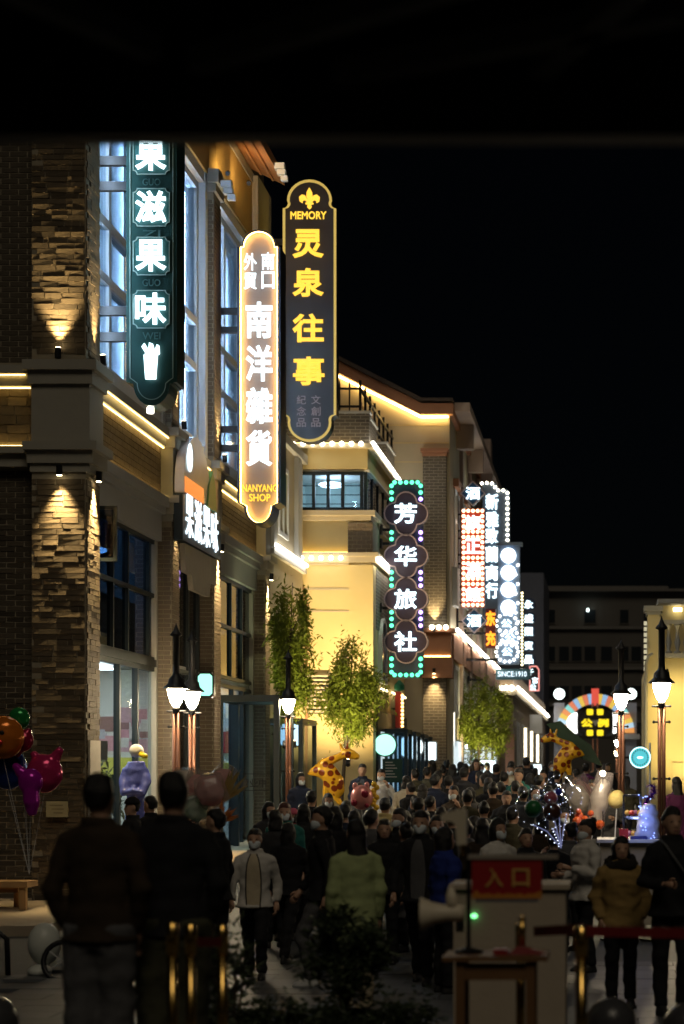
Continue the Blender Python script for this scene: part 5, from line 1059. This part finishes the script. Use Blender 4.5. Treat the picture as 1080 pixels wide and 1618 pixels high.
# pink cow balloon with gold ruffle
t = thing('animal_balloon', 'pink spotted round foil balloon with gold ruffle in the crowd', 'balloon', at(571, 1260, 30)); o = at(571, 1260, 30)
MB().ball(o, (.17, .12, .19), 16, 10).ball((o.x-.1, o.y, o.z+.17), (.04, .03, .06), 8, 5).ball((o.x+.08, o.y, o.z+.18), (.04, .03, .06), 8, 5).build('body', foil('pink', (.75, .3, .28), .22), t, True)
for dx, dz, r in ((.06, .05, .06), (-.1, -.08, .05), (.09, -.12, .035)): MB().ball((o.x+dx, o.y-.105, o.z+dz), (r, .02, r), 10, 5).build('spot', foil('maroon', (.3, .03, .06)), t, True)
b = MB()
for k in range(9): b.ball((o.x+.19+.03*math.sin(k*2), o.y+.05, o.z-.2+.05*k), .045, 8, 5)
b.build('ruffle', foil('gold', (.8, .5, .05)), t, True); MB().tube([(o.x, o.y, o.z-.18), (o.x+.05, o.y+.1, o.z-.8)], .004, 5).build('string', M_WHITE, t)
# cluster of foil balloons at the left wall
def fball(label, px, py, Y, r, m, extra=()):
    o = at(px, py, Y); t = thing('foil_balloon', label, 'balloon', o, group='foil balloons by the brick wall')
    b = MB(); b.ball(o, (r, r*.7, r*1.05), 16, 10)
    for (dx, dz, rr) in extra: b.tube([(o.x, o.y, o.z), (o.x+dx*.6, o.y, o.z+dz*.6), (o.x+dx, o.y, o.z+dz)], [rr*.9, rr, rr*.5], 12)
    me = eval_mesh(b, .02, 3, .006); me.transform(Matrix.Translation(-o)); link('body', me, t, m); MB().tube([(o.x, o.y, o.z-r), (ax(30, 23), 23.4, .9)], .002, 5).build('string', M_WHITE, t); return t
t = fball('orange round face foil balloon at the brick wall', 5, 1165, 23.5, .25, foil('orange', (.65, .18, .02)), ((-.12, .2, .05),)); o = at(5, 1165, 23.5)
[MB().ball((o.x+dx, o.y-.165, o.z+.05), (.03, .012, .03), 8, 5).build('eye', M_BLACK, t) for dx in (.03, -.09)]; MB().ball((o.x+.01, o.y-.175, o.z-.06), (.035, .015, .03), 8, 5).build('nose', foil('red', (.6, .03, .03)), t)
fball('magenta heart tailed foil balloon beside the pink one', 48, 1235, 23.3, .15, foil('magenta', (.4, .01, .35)), ((.0, -.32, .09), (-.2, .2, .07), (.02, -.4, .1)))
fball('pink rounded foil balloon with raised arm against the wall', 70, 1222, 23.6, .22, foil('rose', (.55, .03, .14)), ((.2, .3, .075), (-.14, .26, .07)))
fball('blue foil balloon under the orange face', 12, 1215, 23.8, .24, foil('blue', (.02, .06, .35)), ((.2, .08, .05),))
fball('small green foil balloon above the orange face', 30, 1135, 23.9, .13, foil('green', (.02, .25, .06)), ((.1, .02, .05),))
fball('dark red curled foil balloon by the orange face', 36, 1170, 23.7, .13, foil('crimson', (.3, .01, .05)), ((.08, .14, .05), (-.08, -.2, .05)))
# goose statue in a blue puffer jacket
o = at(214, 1290, 29.6); o.z = ground_z(29.6) + .14; t = thing('bird_statue', 'white headed bird statue in a shiny blue padded suit at the shop window', 'statue', o)
k = (az(1167, 29.6) - o.z) / 1.0; b = MB(); KW = 1.12
for dx in (-.06, .07): b.tube([(o.x+dx, o.y, o.z), (o.x+dx, o.y, o.z+.25*k), (o.x+dx*.8, o.y, o.z+.5*k)], [.07, .08, .09], 12)
b.loft([(o.x, o.y, o.z+.02*k, .155, .13), (o.x, o.y, o.z+.2*k, .15, .125), (o.x, o.y, o.z+.45*k, .13, .11), (o.x, o.y, o.z+.6*k, .12, .11), (o.x, o.y, o.z+.7*k, .15, .13), (o.x, o.y, o.z+.8*k, .155, .14), (o.x, o.y, o.z+.85*k, .11, .1)], 14)
for s in (-1, 1):
    b.tube([(o.x+s*.11, o.y, o.z+.8*k), (o.x+s*.155, o.y-.05, o.z+.72*k), (o.x+s*.12, o.y-.13, o.z+.64*k), (o.x-s*.03, o.y-.16, o.z+.66*k)], [.06, .068, .062, .05], 12)
b.ball((o.x-.07, o.y-.08, o.z+.02), (.07, .12, .05), 10, 6); b.ball((o.x+.08, o.y-.08, o.z+.02), (.07, .12, .05), 10, 6)
b.v = [(o.x+(x-o.x)*KW, y, z) for x, y, z in b.v]; me = eval_mesh(b, .018, 2, .012); me.transform(Matrix.Translation(-o)); link('padded_suit', me, t, mat('blue_vinyl', (.07, .09, .36), .25, var=.15, scale=6, bump=.2))
MB().ball((o.x+.01, o.y, o.z+.92*k), (.105, .105, .1), 16, 10).build('head', mat('white_vinyl', (.75, .73, .68), .4), t, True); MB().tube([(o.x+.08, o.y-.06, o.z+.9*k), (o.x+.15, o.y-.08, o.z+.885*k), (o.x+.19, o.y-.09, o.z+.88*k)], [.04, .042, .025], 10).build('beak', mat('yellow_vinyl', (.8, .6, .02), .4), t, True)
# notice on the pier, white panel on its side
nb = tag(bx(None, 'paper_notice', mat('yellowed_paper', (.5, .44, .25), .8), (ax(74, 27.95), ax(108, 27.95), 27.90, 27.925, az(1291, 27.95), az(1266, 27.95))), 'small yellowed paper notice fixed to the stone pier', 'notice')
for k in range(3): bx(nb, 'notice_line', mat('faded_ink', (.3, .25, .14), .8), (ax(84-3*k, 27.9), ax(99+2*(k % 2), 27.9), 27.895, 27.899, az(1285-6*k, 27.9), az(1283.5-6*k, 27.9)))
tag(bx(None, 'wall_panel', mat('pale_panel', (.55, .5, .42), .7), (-7.318, -7.29, 28.05, 28.62, 1.0, 2.55)), 'pale blank panel on the lit side of the stone pier', 'panel')
# potted plant in the shop window
t = thing('potted_plant', 'leafy potted plant behind the shop glass near the bird statue', 'plant', (-8.1, 31.4, .4)); MB().lathe([(.14, .4), (.18, .75), (.17, .76), (.1, .7)], (-8.1, 31.4), 14).build('pot', M_STONE, t)
b, cl = leaves((-8.1, 31.4, 1.75), (.34, .3, .55), 900, .16, random.Random(5), clumps=16); b.build('foliage', DLEAF, t); MB().tube([(-8.1, 31.4, .7), (-8.1, 31.4, 1.9)], .02, 6).build('stem', BARK, t)
# cotton candy bags and foil wands by the second man
BAG = glass('clear_bag', (.9, .88, .86), .12, 1.4, (.7, .62, .6), .15); CAND = mat('pink_candy', (.8, .5, .5), .9, var=.15, scale=9, bump=.4); CANDW = mat('white_candy', (.8, .76, .68), .9, var=.15, scale=9, bump=.4); CANDM = mat('mint_candy', (.55, .72, .62), .9, var=.15, scale=9, bump=.4)
for q in (CAND, CANDW, CANDM): translucent(q, .5)
def candy(label, px, py, Y, w2, h2, m, tilt=0, grp='cotton candy bags'):
    w2 *= 1.3; h2 *= 1.25; o = at(px, py, Y); t = thing('cotton_candy', label, 'cotton candy', o, R(0), grp); b = MB()
    b.loft([(o.x, o.y, o.z-h2, w2*.2, w2*.2), (o.x, o.y, o.z-h2*.7, w2*.7, w2*.6), (o.x, o.y, o.z, w2*.86, w2*.75), (o.x, o.y, o.z+h2*.6, w2*.7, w2*.6), (o.x, o.y, o.z+h2*.85, w2*.3, w2*.3)], 12)
    M2 = Matrix.Translation(o) @ Matrix.Rotation(R(tilt), 4, 'Y') @ Matrix.Translation(-o); b.xf(M2); me = eval_mesh(b, .03, 2, .03); me.transform(Matrix.Translation(-o)); link('candy_floss', me, t, m)
    b = MB(); b.loft([(o.x, o.y, o.z-h2*1.08, w2*.12, w2*.1), (o.x, o.y, o.z-h2*.8, w2*.85, w2*.7), (o.x, o.y, o.z, w2*1.03, w2*.9), (o.x, o.y, o.z+h2*.75, w2*.9, w2*.6), (o.x, o.y, o.z+h2*1.12, w2*.75, w2*.05)], 14); b.xf(M2); b.build('clear_bag', BAG, t)
    MB().tube([tuple(M2 @ Vector((o.x, o.y, o.z-h2*.9))), tuple(M2 @ Vector((o.x, o.y, o.z-h2*2.1)))], .008, 5).build('stick', M_WHITE, t); return t
for a in (('pink cotton candy bag beside the lamp post', 313, 1245, 22.5, .13, .15, CAND, 10), ('pale pink cotton candy bag leaning over the gold wands', 349, 1232, 22.4, .10, .14, CAND, 35), ('large pink cotton candy bag above the mint one', 332, 1250, 22.2, .16, .13, CAND, 70), ('pale mint cotton candy bag low in the bunch', 311, 1276, 22.3, .13, .12, CANDM, 0), ('white topped clear candy bag near the copper lamp', 292, 1228, 22.6, .11, .08, CANDW, 0)): candy(*a)
def wands(label, px, py, Y, n, L, m, seed):
    o = at(px, py, Y); t = thing('foil_wands', label, 'wands', o); r = random.Random(seed)
    for k in range(n):
        a = R(r.uniform(15, 95)); e = Vector((o.x+L*math.cos(a)*r.uniform(.6, 1.1), o.y+r.uniform(-.1, .1), o.z+L*math.sin(a)*r.uniform(.6, 1.1))); d = (e-o); q = Vector((-d.z, 0, d.x)).normalized()*.02
        MB().add([o, o+d*.6+q, e, o+d*.6-q, o+d*.6+Vector((0, .02, 0))], [(0,1,2,3),(0,3,4),(2,1,4),(0,4,1),(3,2,4)]).build('streamer', m, t)
wands('fan of gold foil streamers beside the cotton candy', 350, 1270, 22.3, 16, .42, mat('foil_pale_gold', (.75, .55, .2), .25, metal=.7), 3); wands('fan of orange foil streamers low by the cotton candy', 347, 1300, 22.0, 14, .26, foil('copper', (.6, .2, .05)), 4)
for a in (('white cotton candy bag behind the bubble balloons', 913, 1262, 25, .13, .17, CANDW, -25), ('pinkish cotton candy bag in the stall bunch', 925, 1258, 25.4, .11, .2, CAND, -25), ('tall white pointed cotton candy bag on the stall', 947, 1265, 24.5, .1, .26, CANDW, 12)): candy(*a, 'cotton candy on the stall')
t = thing('round_lollipop', 'pale yellow round cotton ball on a stick by the stall', 'cotton candy', at(974, 1263, 24.5)); o = at(974, 1263, 24.5)
me = eval_mesh(MB().ball(o, .112, 16, 10), .012, 1, .01); me.transform(Matrix.Translation(-o)); link('candy_floss', me, t, mat('yellow_candy', (.75, .62, .22), .9, var=.1, bump=.4)); MB().tube([(o.x, o.y, o.z-.1), (o.x-.03, o.y, o.z-.6)], .008, 5).build('stick', M_WHITE, t)
t = thing('orange_bouquet', 'orange wrapped snack bouquet below the cotton candy bags', 'bouquet', at(930, 1295, 24.2)); o = at(930, 1295, 24.2); r = random.Random(8)
for k in range(14):
    MB().ball((o.x+r.uniform(-.15, .15), o.y+r.uniform(-.06, .06), o.z+r.uniform(-.1, .1)), r.uniform(.03, .06), 8, 5).build('wrapped_snack', mat('orange_snack', (.55, .1, .02), .35, var=.3), t)
# bubble balloons with fairy lights
BUB = glass('bubble', (.95, .97, 1), .02, 1.25); FAIRY = emi('fairy_light', (.75, .8, 1), 3.2)
tie = at(886, 1340, 21.2); r = random.Random(9)
for k, (px, py, rad, inner, lab) in enumerate(((842, 1275, .19, (.02, .14, .04), 'clear bubble balloon holding a green ball'), (872, 1280, .2, (.06, .02, .01), 'clear bubble balloon holding a brown ball'), (870, 1258, .15, (.5, .1, .12), 'clear bubble balloon holding a pink ball'), (895, 1262, .17, None, 'empty clear bubble balloon next to the cotton candy'), (882, 1248, .16, (.03, .05, .4), 'clear bubble balloon with a small blue ball'))):
    Y = 21.2 + .16*k; o = at(px, py, Y); t = thing('bubble_balloon', lab + ' ringed with fairy lights', 'balloon', o)
    MB().ball(o, rad, 20, 12).build('bubble', BUB, t, True)
    if inner: MB().ball((o.x, o.y, o.z-.02), rad*(.5 if k < 3 else .25), 14, 8).build('inner_ball', mat('inner_%d' % k, inner, .3), t, True)
    for a in range(15):
        an = a*.419+k; u = r.uniform(-.3, .3)
        c = Vector((math.cos(an), u*math.sin(an*2), math.sin(an)*.98)).normalized()*rad; bulb(t, o+c, FAIRY, .0038)
    b = MB().tube([(o.x, o.y, o.z-rad), tuple((o+tie)/2+Vector((0, 0, -.04))), tuple(tie)], .006, 5); b.build('stick', emi('lit_stick', (.45, .5, 1), .25), t)
    for a in range(7):
        p = Vector((o.x, o.y, o.z-rad)).lerp(tie, a/6.5); bulb(t, p, FAIRY, .006)
# stall on the right
g = ground_z(24); t = thing('stall_cart', 'snack stall cart with glass display, goods and blue tinsel lights', 'stall', (ax(990, 24), 24, g)); X0, X1 = ax(948, 24), ax(1035, 24)
bx(t, 'counter', M_BEIGE, (X0, X1, 23.7, 24.5, g+.2, az(1330, 24))); bx(t, 'counter_top', M_WHITE, (X0-.04, X1+.04, 23.64, 24.56, az(1330, 24), az(1325, 24)))
for X in (X0+.1, X1-.1): MB().tube([(X-.001, 23.9, g), (X+.001, 23.9, g+.02)], .1, 10).build('wheel', M_BLACK, t)
zt = az(1325, 24); fr = MB()
for X in (ax(985, 24), ax(1012, 24)):
    for yy in (23.8, 24.3): fr.box(X-.01, X+.01, yy-.01, yy+.01, zt, zt+.52)
for z in (.25, .52): fr.box(ax(985, 24), ax(1012, 24), 23.79, 23.81, zt+z-.01, zt+z+.01).box(ax(985, 24), ax(1012, 24), 24.29, 24.31, zt+z-.01, zt+z+.01)
fr.build('display_frame', mat('chrome', (.6, .6, .6), .2, metal=1), t)
for k in range(8): MB().ball((ax(988+3.2*k, 24), 24.0+.05*(k % 3), zt+.06+.25*(k % 2)), .035, 8, 5).build('goods', mat('goods_%d' % (k % 3), [(.5, .05, .04), (.55, .35, .08), (.3, .1, .25)][k % 3], .35), t)
bx(t, 'goods_box', mat('red_goods', (.45, .03, .03), .5), (ax(978, 24), ax(992, 24), 23.75, 23.9, zt, zt+.12)); bx(t, 'blue_tray', mat('blue_tray', (.02, .03, .16), .5), (ax(995, 24), ax(1022, 24), 23.7, 23.78, zt, zt+.04))
TIN = mat('purple_tinsel', (.3, .08, .55), .2, metal=.8); b = MB(); r = random.Random(3)
for k in range(260):
    s = k/260; c = Vector((ax(1027, 24)+.05*math.sin(s*9), 23.85, az(1240, 24)-s*.42)); d = Vector((r.uniform(-1, 1), r.uniform(-1, 1), r.uniform(-1, 1))).normalized()*.07; q = d.orthogonal().normalized()*.008; i = len(b.v); b.v += [tuple(c-q), tuple(c+q), tuple(c+d)]; b.f.append((i, i+1, i+2))
tag(b.build('tinsel', TIN, t), kind='stuff')
me = eval_mesh(MB().loft([(ax(1022, 24), 23.8, az(1325, 24), .17, .1), (ax(1022, 24), 23.8, az(1300, 24), .14, .1), (ax(1026, 24), 23.8, az(1270, 24), .09, .07)], 12), .02, 2, .03); me.transform(Matrix.Translation(-org(t))); link('lit_bag', me, t, mat('pale_bag', (.45, .5, .7), .5))
for k in range(22): bulb(t, (ax(1008+r.uniform(0, 26), 23.66), 23.66-r.uniform(0, .02), az(1255+r.uniform(0, 70), 23.66)), emi('blue_fairy', (.25, .35, 1), 4), .007)
lamp(t, 'POINT', (ax(1012, 23.5), 23.5, az(1290, 23.5)), 3, (.35, .45, 1), rad=.1)
o = at(952, 1222, 24.3); MB().ball(o, .035, 10, 6).build('stall_bulb', emi('stall_bulb', (1, .85, .6), 30), t, True); MB().tube([(o.x, o.y, o.z), (o.x+.02, 24.4, o.z+.12), (X0+.03, 24.45, o.z+.1), (X0+.03, 24.45, zt)], .01, 6).build('lamp_arm', M_BLACK, t)
lamp(t, 'POINT', (o.x-.02, o.y-.5, o.z+.02), 22, (1, .8, .55), rad=.05)
# wooden bench, hoop stand, round white bear bollard, small wheel
WOODL = mat('pale_wood', (.36, .22, .1), .6, var=.2, scale=5); Y = 26.6; g = .13 + ground_z(26.6)
t = thing('wooden_bench', 'pale wooden bench with backrest by the brick wall', 'bench', (ax(10, Y), Y, g)); xb = ax(18, Y)
bx(t, 'backrest', WOODL, (xb-1.6, xb, Y+.3, Y+.36, az(1412, Y), az(1395, Y))); bx(t, 'seat', WOODL, (xb-1.6, xb+.28, Y-.25, Y+.25, g+.3, g+.38))
for dx in (-1.5, -.05): bx(t, 'leg', WOODL, (xb+dx, xb+dx+.09, Y+.26, Y+.35, g, az(1413, Y)))
for dx in (-1.5, .16): bx(t, 'leg', WOODL, (xb+dx, xb+dx+.09, Y-.22, Y-.13, g, g+.3))
o = at(0, 1540, 20.6); t = MB().tube([(o.x-.7, o.y, 0), (o.x-.7, o.y, .38), (o.x-.6, o.y, .43), (o.x, o.y, .43), (o.x+.07, o.y, .37), (o.x+.08, o.y, 0)], .03, 8).build('hoop_barrier', M_BLACK, None, True); tag(t, 'low black hoop barrier at the pavement edge', 'barrier')
o = at(70, 1540, 20.4); o.z = 0; t = thing('round_bollard', 'white round figure bollard behind the man in brown', 'bollard', o); WB = mat('white_paint', (.5, .52, .48), .4)
MB().ball((o.x, o.y, .34), (.17, .17, .22), 16, 10).build('body', WB, t, True); MB().ball((o.x-.02, o.y-.1, .07), (.12, .16, .07), 14, 8).build('foot', WB, t, True)
o = at(98, 1530, 20); t = thing('scooter_wheel', 'small black push cart wheel showing beside the white bollard', 'wheel', (o.x, o.y, 0)); ring = [(o.x+.19*math.cos(a), o.y+.05*math.sin(a), .2+.19*math.sin(a)) for a in [k*math.pi/10 for k in range(21)]]
MB().tube(ring, .028, 8).build('tyre', M_BLACK, t, True)
for k in range(5): a = k*1.2566; MB().tube([(o.x, o.y, .2), (o.x+.17*math.cos(a), o.y+.04*math.sin(a), .2+.17*math.sin(a))], .008, 5).build('spoke', M_GREYST, t)
for i, (px, py, Y, r_) in enumerate(((-12, 1610, 13.0, .17), (965, 1625, 13.0, .165), (1085, 1640, 12.8, .16))):
    o = at(px, py, Y); t = thing('stone_ball', ('dark stone ball bollard at the terrace foot on the left', 'dark stone ball bollard below the mustard coat', 'dark stone ball bollard below the person with shoulder strap')[i], 'bollard', (o.x, Y, 0))
    DS = mat('dark_granite', (.05, .05, .055), .25, var=.3, scale=30); MB().ball((o.x, Y, r_+.3), r_, 20, 12).build('ball', DS, t, True); MB().lathe([(r_*.9, 0), (r_*.9, .22), (r_*.5, .27), (r_*.45, .36)], (o.x, Y), 16).build('base', DS, t, True)
# brass queue posts with belts
def stanchion(label, px, pyt, Y, gz=.32, r_=.032):
    X = ax(px, Y); zt = az(pyt, Y); t = thing('queue_post', label, 'queue post', (X, Y, gz)); MB().lathe([(.16, gz), (.16, gz+.02), (.05, gz+.05), (.03, gz+.06)], (X, Y), 18).build('base', M_BRASS, t, True)
    MB().lathe([(r_*.85, gz+.05), (r_*.85, zt-.16)], (X, Y), 16).build('pole', M_BRASS, t, True); MB().lathe([(r_*1.0, zt-.17), (r_*1.02, zt-.01), (r_*.5, zt)], (X, Y), 16).build('belt_head', M_BRASS, t, True); return X, Y, zt
a1 = stanchion('brass queue post nearest the black-shirted man', 272, 1456, 10.2); a2 = stanchion('brass queue post in the middle of the close trio', 301, 1458, 10.5); a3 = stanchion('brass queue post of the trio farthest from the two men', 351, 1460, 11.0)
s5_ = stanchion('brass queue post holding the red belt', 918, 1462, 10.6, r_=.036); s6_ = stanchion('brass queue post behind the wooden table by the pale counter', 822, 1458, 11.4, r_=.03)
REDB = mat('red_belt', (.16, .006, .008), .6, bump=.2)
t = MB().beam((a2[0], a2[1], a2[2]-.1), (a3[0], a3[1], a3[2]-.1), .01, .05).build('belt_tape', REDB); tag(t, 'short red queue belt between two of the close brass posts', 'belt')
t = MB().beam((s6_[0]+.08, s6_[1], s6_[2]-.05), (s5_[0], s5_[1], s5_[2]-.02), .012, .055).build('belt_tape', REDB); tag(t, 'red queue belt between the table post and the next brass post', 'belt')
t = MB().beam((s5_[0], s5_[1], s5_[2]-.03), (1.2, 10.2, s5_[2]-.03), .012, .055).build('belt_tape', REDB); tag(t, 'long red queue belt running past the mustard coat', 'belt')
# pale counter, table, board, megaphone
CREAMP = mat('counter_paint', (.42, .35, .27), .6, var=.1); Y = 13.2; X0, X1 = ax(716, Y), ax(893, Y); zt = az(1405, Y)
t = thing('ticket_counter', 'tall pale brown ticket counter panel behind the wooden table', 'counter', ((X0+X1)/2, Y, 0))
bx(t, 'front_panel', CREAMP, (X0, X1, Y, Y+.04, 0, zt)); [bx(t, 'side_panel', CREAMP, (xx, xx+.04, Y+.041, Y+.6, 0, zt)) for xx in (X0, X1-.04)]; bx(t, 'top_board', CREAMP, (X0-.03, X1+.03, Y-.03, Y+.63, zt, zt+.03))
for zq in (1460, 1525): bx(t, 'hinge', M_BLACK, (X0+.02, X0+.07, Y-.02, Y-.001, az(zq, Y)-.03, az(zq, Y)+.03))
MB().ball((ax(749, Y), Y-.015, az(1447, Y)), (.022, .012, .016), 10, 6).build('green_led', emi('green_led', (.2, 1, .3), 3), t)
Y = 10.8; gz = .32; zt = az(1512, Y); X0, X1 = ax(698, Y), ax(865, Y); DW = mat('table_wood', (.15, .075, .03), .5, var=.25, scale=5)
t = thing('wooden_table', 'small brown wooden table with crossed rails in front of the counter', 'table', ((X0+X1)/2, Y+.2, gz)); bx(t, 'table_top', DW, (X0, X1, Y, Y+.42, zt-.025, zt)); 
for xx in (X0+.07, X1-.12):
    for yy in (Y+.03, Y+.35): bx(t, 'leg', DW, (xx, xx+.05, yy, yy+.05, gz, zt-.026))
for zq in (zt-.1, gz+.26): [bx(t, 'rail', DW, (X0+.121, X1-.121, Y+dy, Y+dy+.04, zq-.03, zq+.03)) for dy in (.035, .355)]
tag(MB().box(ax(778, Y), ax(800, Y), Y+.1, Y+.2, zt, zt+.03).build('red_box', mat('red_plastic', (.25, .02, .02), .4)), 'small red box lying on the wooden table', 'box')
tag(MB().add([(ax(800, Y), Y+.1, zt+.001), (ax(862, Y), Y+.14, zt+.001), (ax(855, Y), Y+.3, zt+.001), (ax(803, Y), Y+.28, zt+.001), (ax(815, Y), Y+.15, zt+.045), (ax(822, Y), Y+.25, zt+.045)], [(0,1,2,3),(0,4,1),(1,4,5,2),(2,5,3),(3,5,4,0)]).build('red_cloth', REDB), 'crumpled red cloth on the wooden table', 'cloth')
tag(MB().tube([(ax(822, Y), Y+.2, zt+.045), (ax(822, Y), Y+.2, zt+.19)], .017, 12).tube([(ax(822, Y), Y+.2, zt+.19), (ax(822, Y), Y+.2, zt+.21)], [.02, .012], 12).build('brass_bottle', M_BRASS, None, True), 'brass cylinder standing on the red cloth', 'cylinder')
# entrance board on its pole with loudspeaker horns
t = thing('entrance_sign', 'red entrance board with gold characters on a black pole', 'sign', (ax(735, Y), Y+.25, zt)); xp = ax(735, Y)
MB().tube([(xp, Y+.25, zt), (xp, Y+.25, az(1340, Y))], .012, 8).build('pole', M_BLACK, t); MB().lathe([(.08, zt), (.08, zt+.015), (.02, zt+.03)], (xp, Y+.25), 14).build('pole_base', M_BLACK, t)
x0, x1, z0, z1 = ax(741, Y), ax(854, Y), az(1424, Y), az(1360, Y); bx(t, 'board', mat('red_board', (.28, .012, .012), .5, bump=.02), (x0, x1, Y+.2, Y+.22, z0, z1)); bx(t, 'top_rail', mat('rail_grey', (.3, .26, .22), .5), (xp, ax(880, Y), Y+.19, Y+.225, z1, z1+.025))
GOLD = mat('gold_print', (.6, .36, .1), .5, bump=0)
glyph(t, 'letter', '入', (ax(777, Y), Y+.198, az(1390, Y)), .1, .105, GOLD, .006, .01); glyph(t, 'letter', '口', (ax(820, Y), Y+.198, az(1390, Y)), .095, .1, GOLD, .006, .015)
b = MB(); b.prism([(x0, z0+.002)] + [(x0+(x1-x0)*k/16, z0+.018+.02*abs(math.sin(k*1.3))*(1.6 if k in (0, 1, 15, 16) else .7)) for k in range(17)] + [(x1, z0+.002)], Y+.193, Y+.199); b.build('cloud_trim', mat('orange_print', (.5, .2, .03), .5), t); bx(t, 'fringe', mat('grey_fringe', (.1, .1, .12), .7), (x0+.02, x1-.02, Y+.195, Y+.215, z0-.018, z0-.001))
WP = mat('white_plastic', (.62, .55, .42), .45, bump=.02); Yh = Y+.28
t = thing('loudspeaker', 'cream horn loudspeaker pointing sideways on the sign pole', 'loudspeaker', (ax(725, Yh), Yh, az(1450, Yh)))
z = az(1444, Yh); MB().tube([(ax(664, Yh), Yh, z), (ax(668, Yh), Yh, z), (ax(684, Yh), Yh, z+.003), (ax(706, Yh), Yh, z+.004), (ax(722, Yh), Yh, z+.006), (ax(733, Yh), Yh, z+.006)], [.092, .09, .062, .045, .05, .045], 20).build('horn', WP, t, True)
MB().tube([(ax(716, Yh), Yh, z+.02), (ax(713, Yh), Yh, z+.1), (ax(712, Yh), Yh, z+.15)], [.04, .032, .012], 12).build('handle', WP, t, True)
t = thing('scanner_head', 'cream angled scanner head on top of the sign pole', 'scanner', (xp-.03, Yh, az(1340, Yh))); b = MB()
x_ = lambda p: ax(p, Yh); z_ = lambda p: az(p, Yh)
b.prism([(x_(722), z_(1335)), (x_(737), z_(1334)), (x_(737), z_(1282)), (x_(732), z_(1277)), (x_(712), z_(1282)), (x_(697), z_(1286)), (x_(698), z_(1297)), (x_(714), z_(1298)), (x_(720), z_(1304))], Yh-.03, Yh+.03); ob = b.build('head', WP, t); MB().tube([(x_(730), Yh, z_(1335)), (x_(733), Yh, z_(1352))], [.02, .012], 10).build('neck', M_BRASS, t)
# foreground shrubs
def shrub(label, px, Y, zb, zt_, rx, n, seed, pot=True, leaf=.07):
    X = ax(px, Y); t = thing('shrub', label, 'shrub', (X, Y, zb)); r = random.Random(seed); c = (X, Y, (zt_+zb)/2+.1); b, cl = leaves(c, (rx, rx, (zt_-zb)/2), n, leaf, r, -.6, 40, .3); b.build('foliage', DLEAF, t)
    br = MB()
    for o, s in cl[:18]: br.tube([(X, Y, zb), ((X+o.x)/2, (Y+o.y)/2, (zb+o.z)/2+.05), tuple(o)], [.012, .008, .003], 5)
    br.build('stems', BARK, t)
    if pot: MB().lathe([(.2, zb-.45), (.27, zb), (.25, zb), (.22, zb-.05)], (X, Y), 18).build('pot', M_BLACK, t)
shrub('dense dark potted shrub in the middle of the entrance', 543, 13.6, .46, az(1462, 13.6), .26, 3800, 21)
for k, (px, py) in enumerate(((330, 1590), (365, 1505), (430, 1592), (470, 1600), (610, 1605), (650, 1590), (520, 1600))):
    shrub(('low dark shrub by the brass posts', 'taller dark shrub behind the last brass post', 'low dark shrub left of the potted shrub', 'very low dark shrub touching the potted shrub', 'low dark shrub at the foot of the potted shrub towards the table', 'low dark shrub beside the wooden table', 'small dark shrub before the potted shrub')[k], px, 13.0 - (.2 if k == 6 else 0), .02 if k != 1 else .1, az(py, 13.0), .2, 1000, 30+k, False)

bpy.data.scenes.remove(TMP)
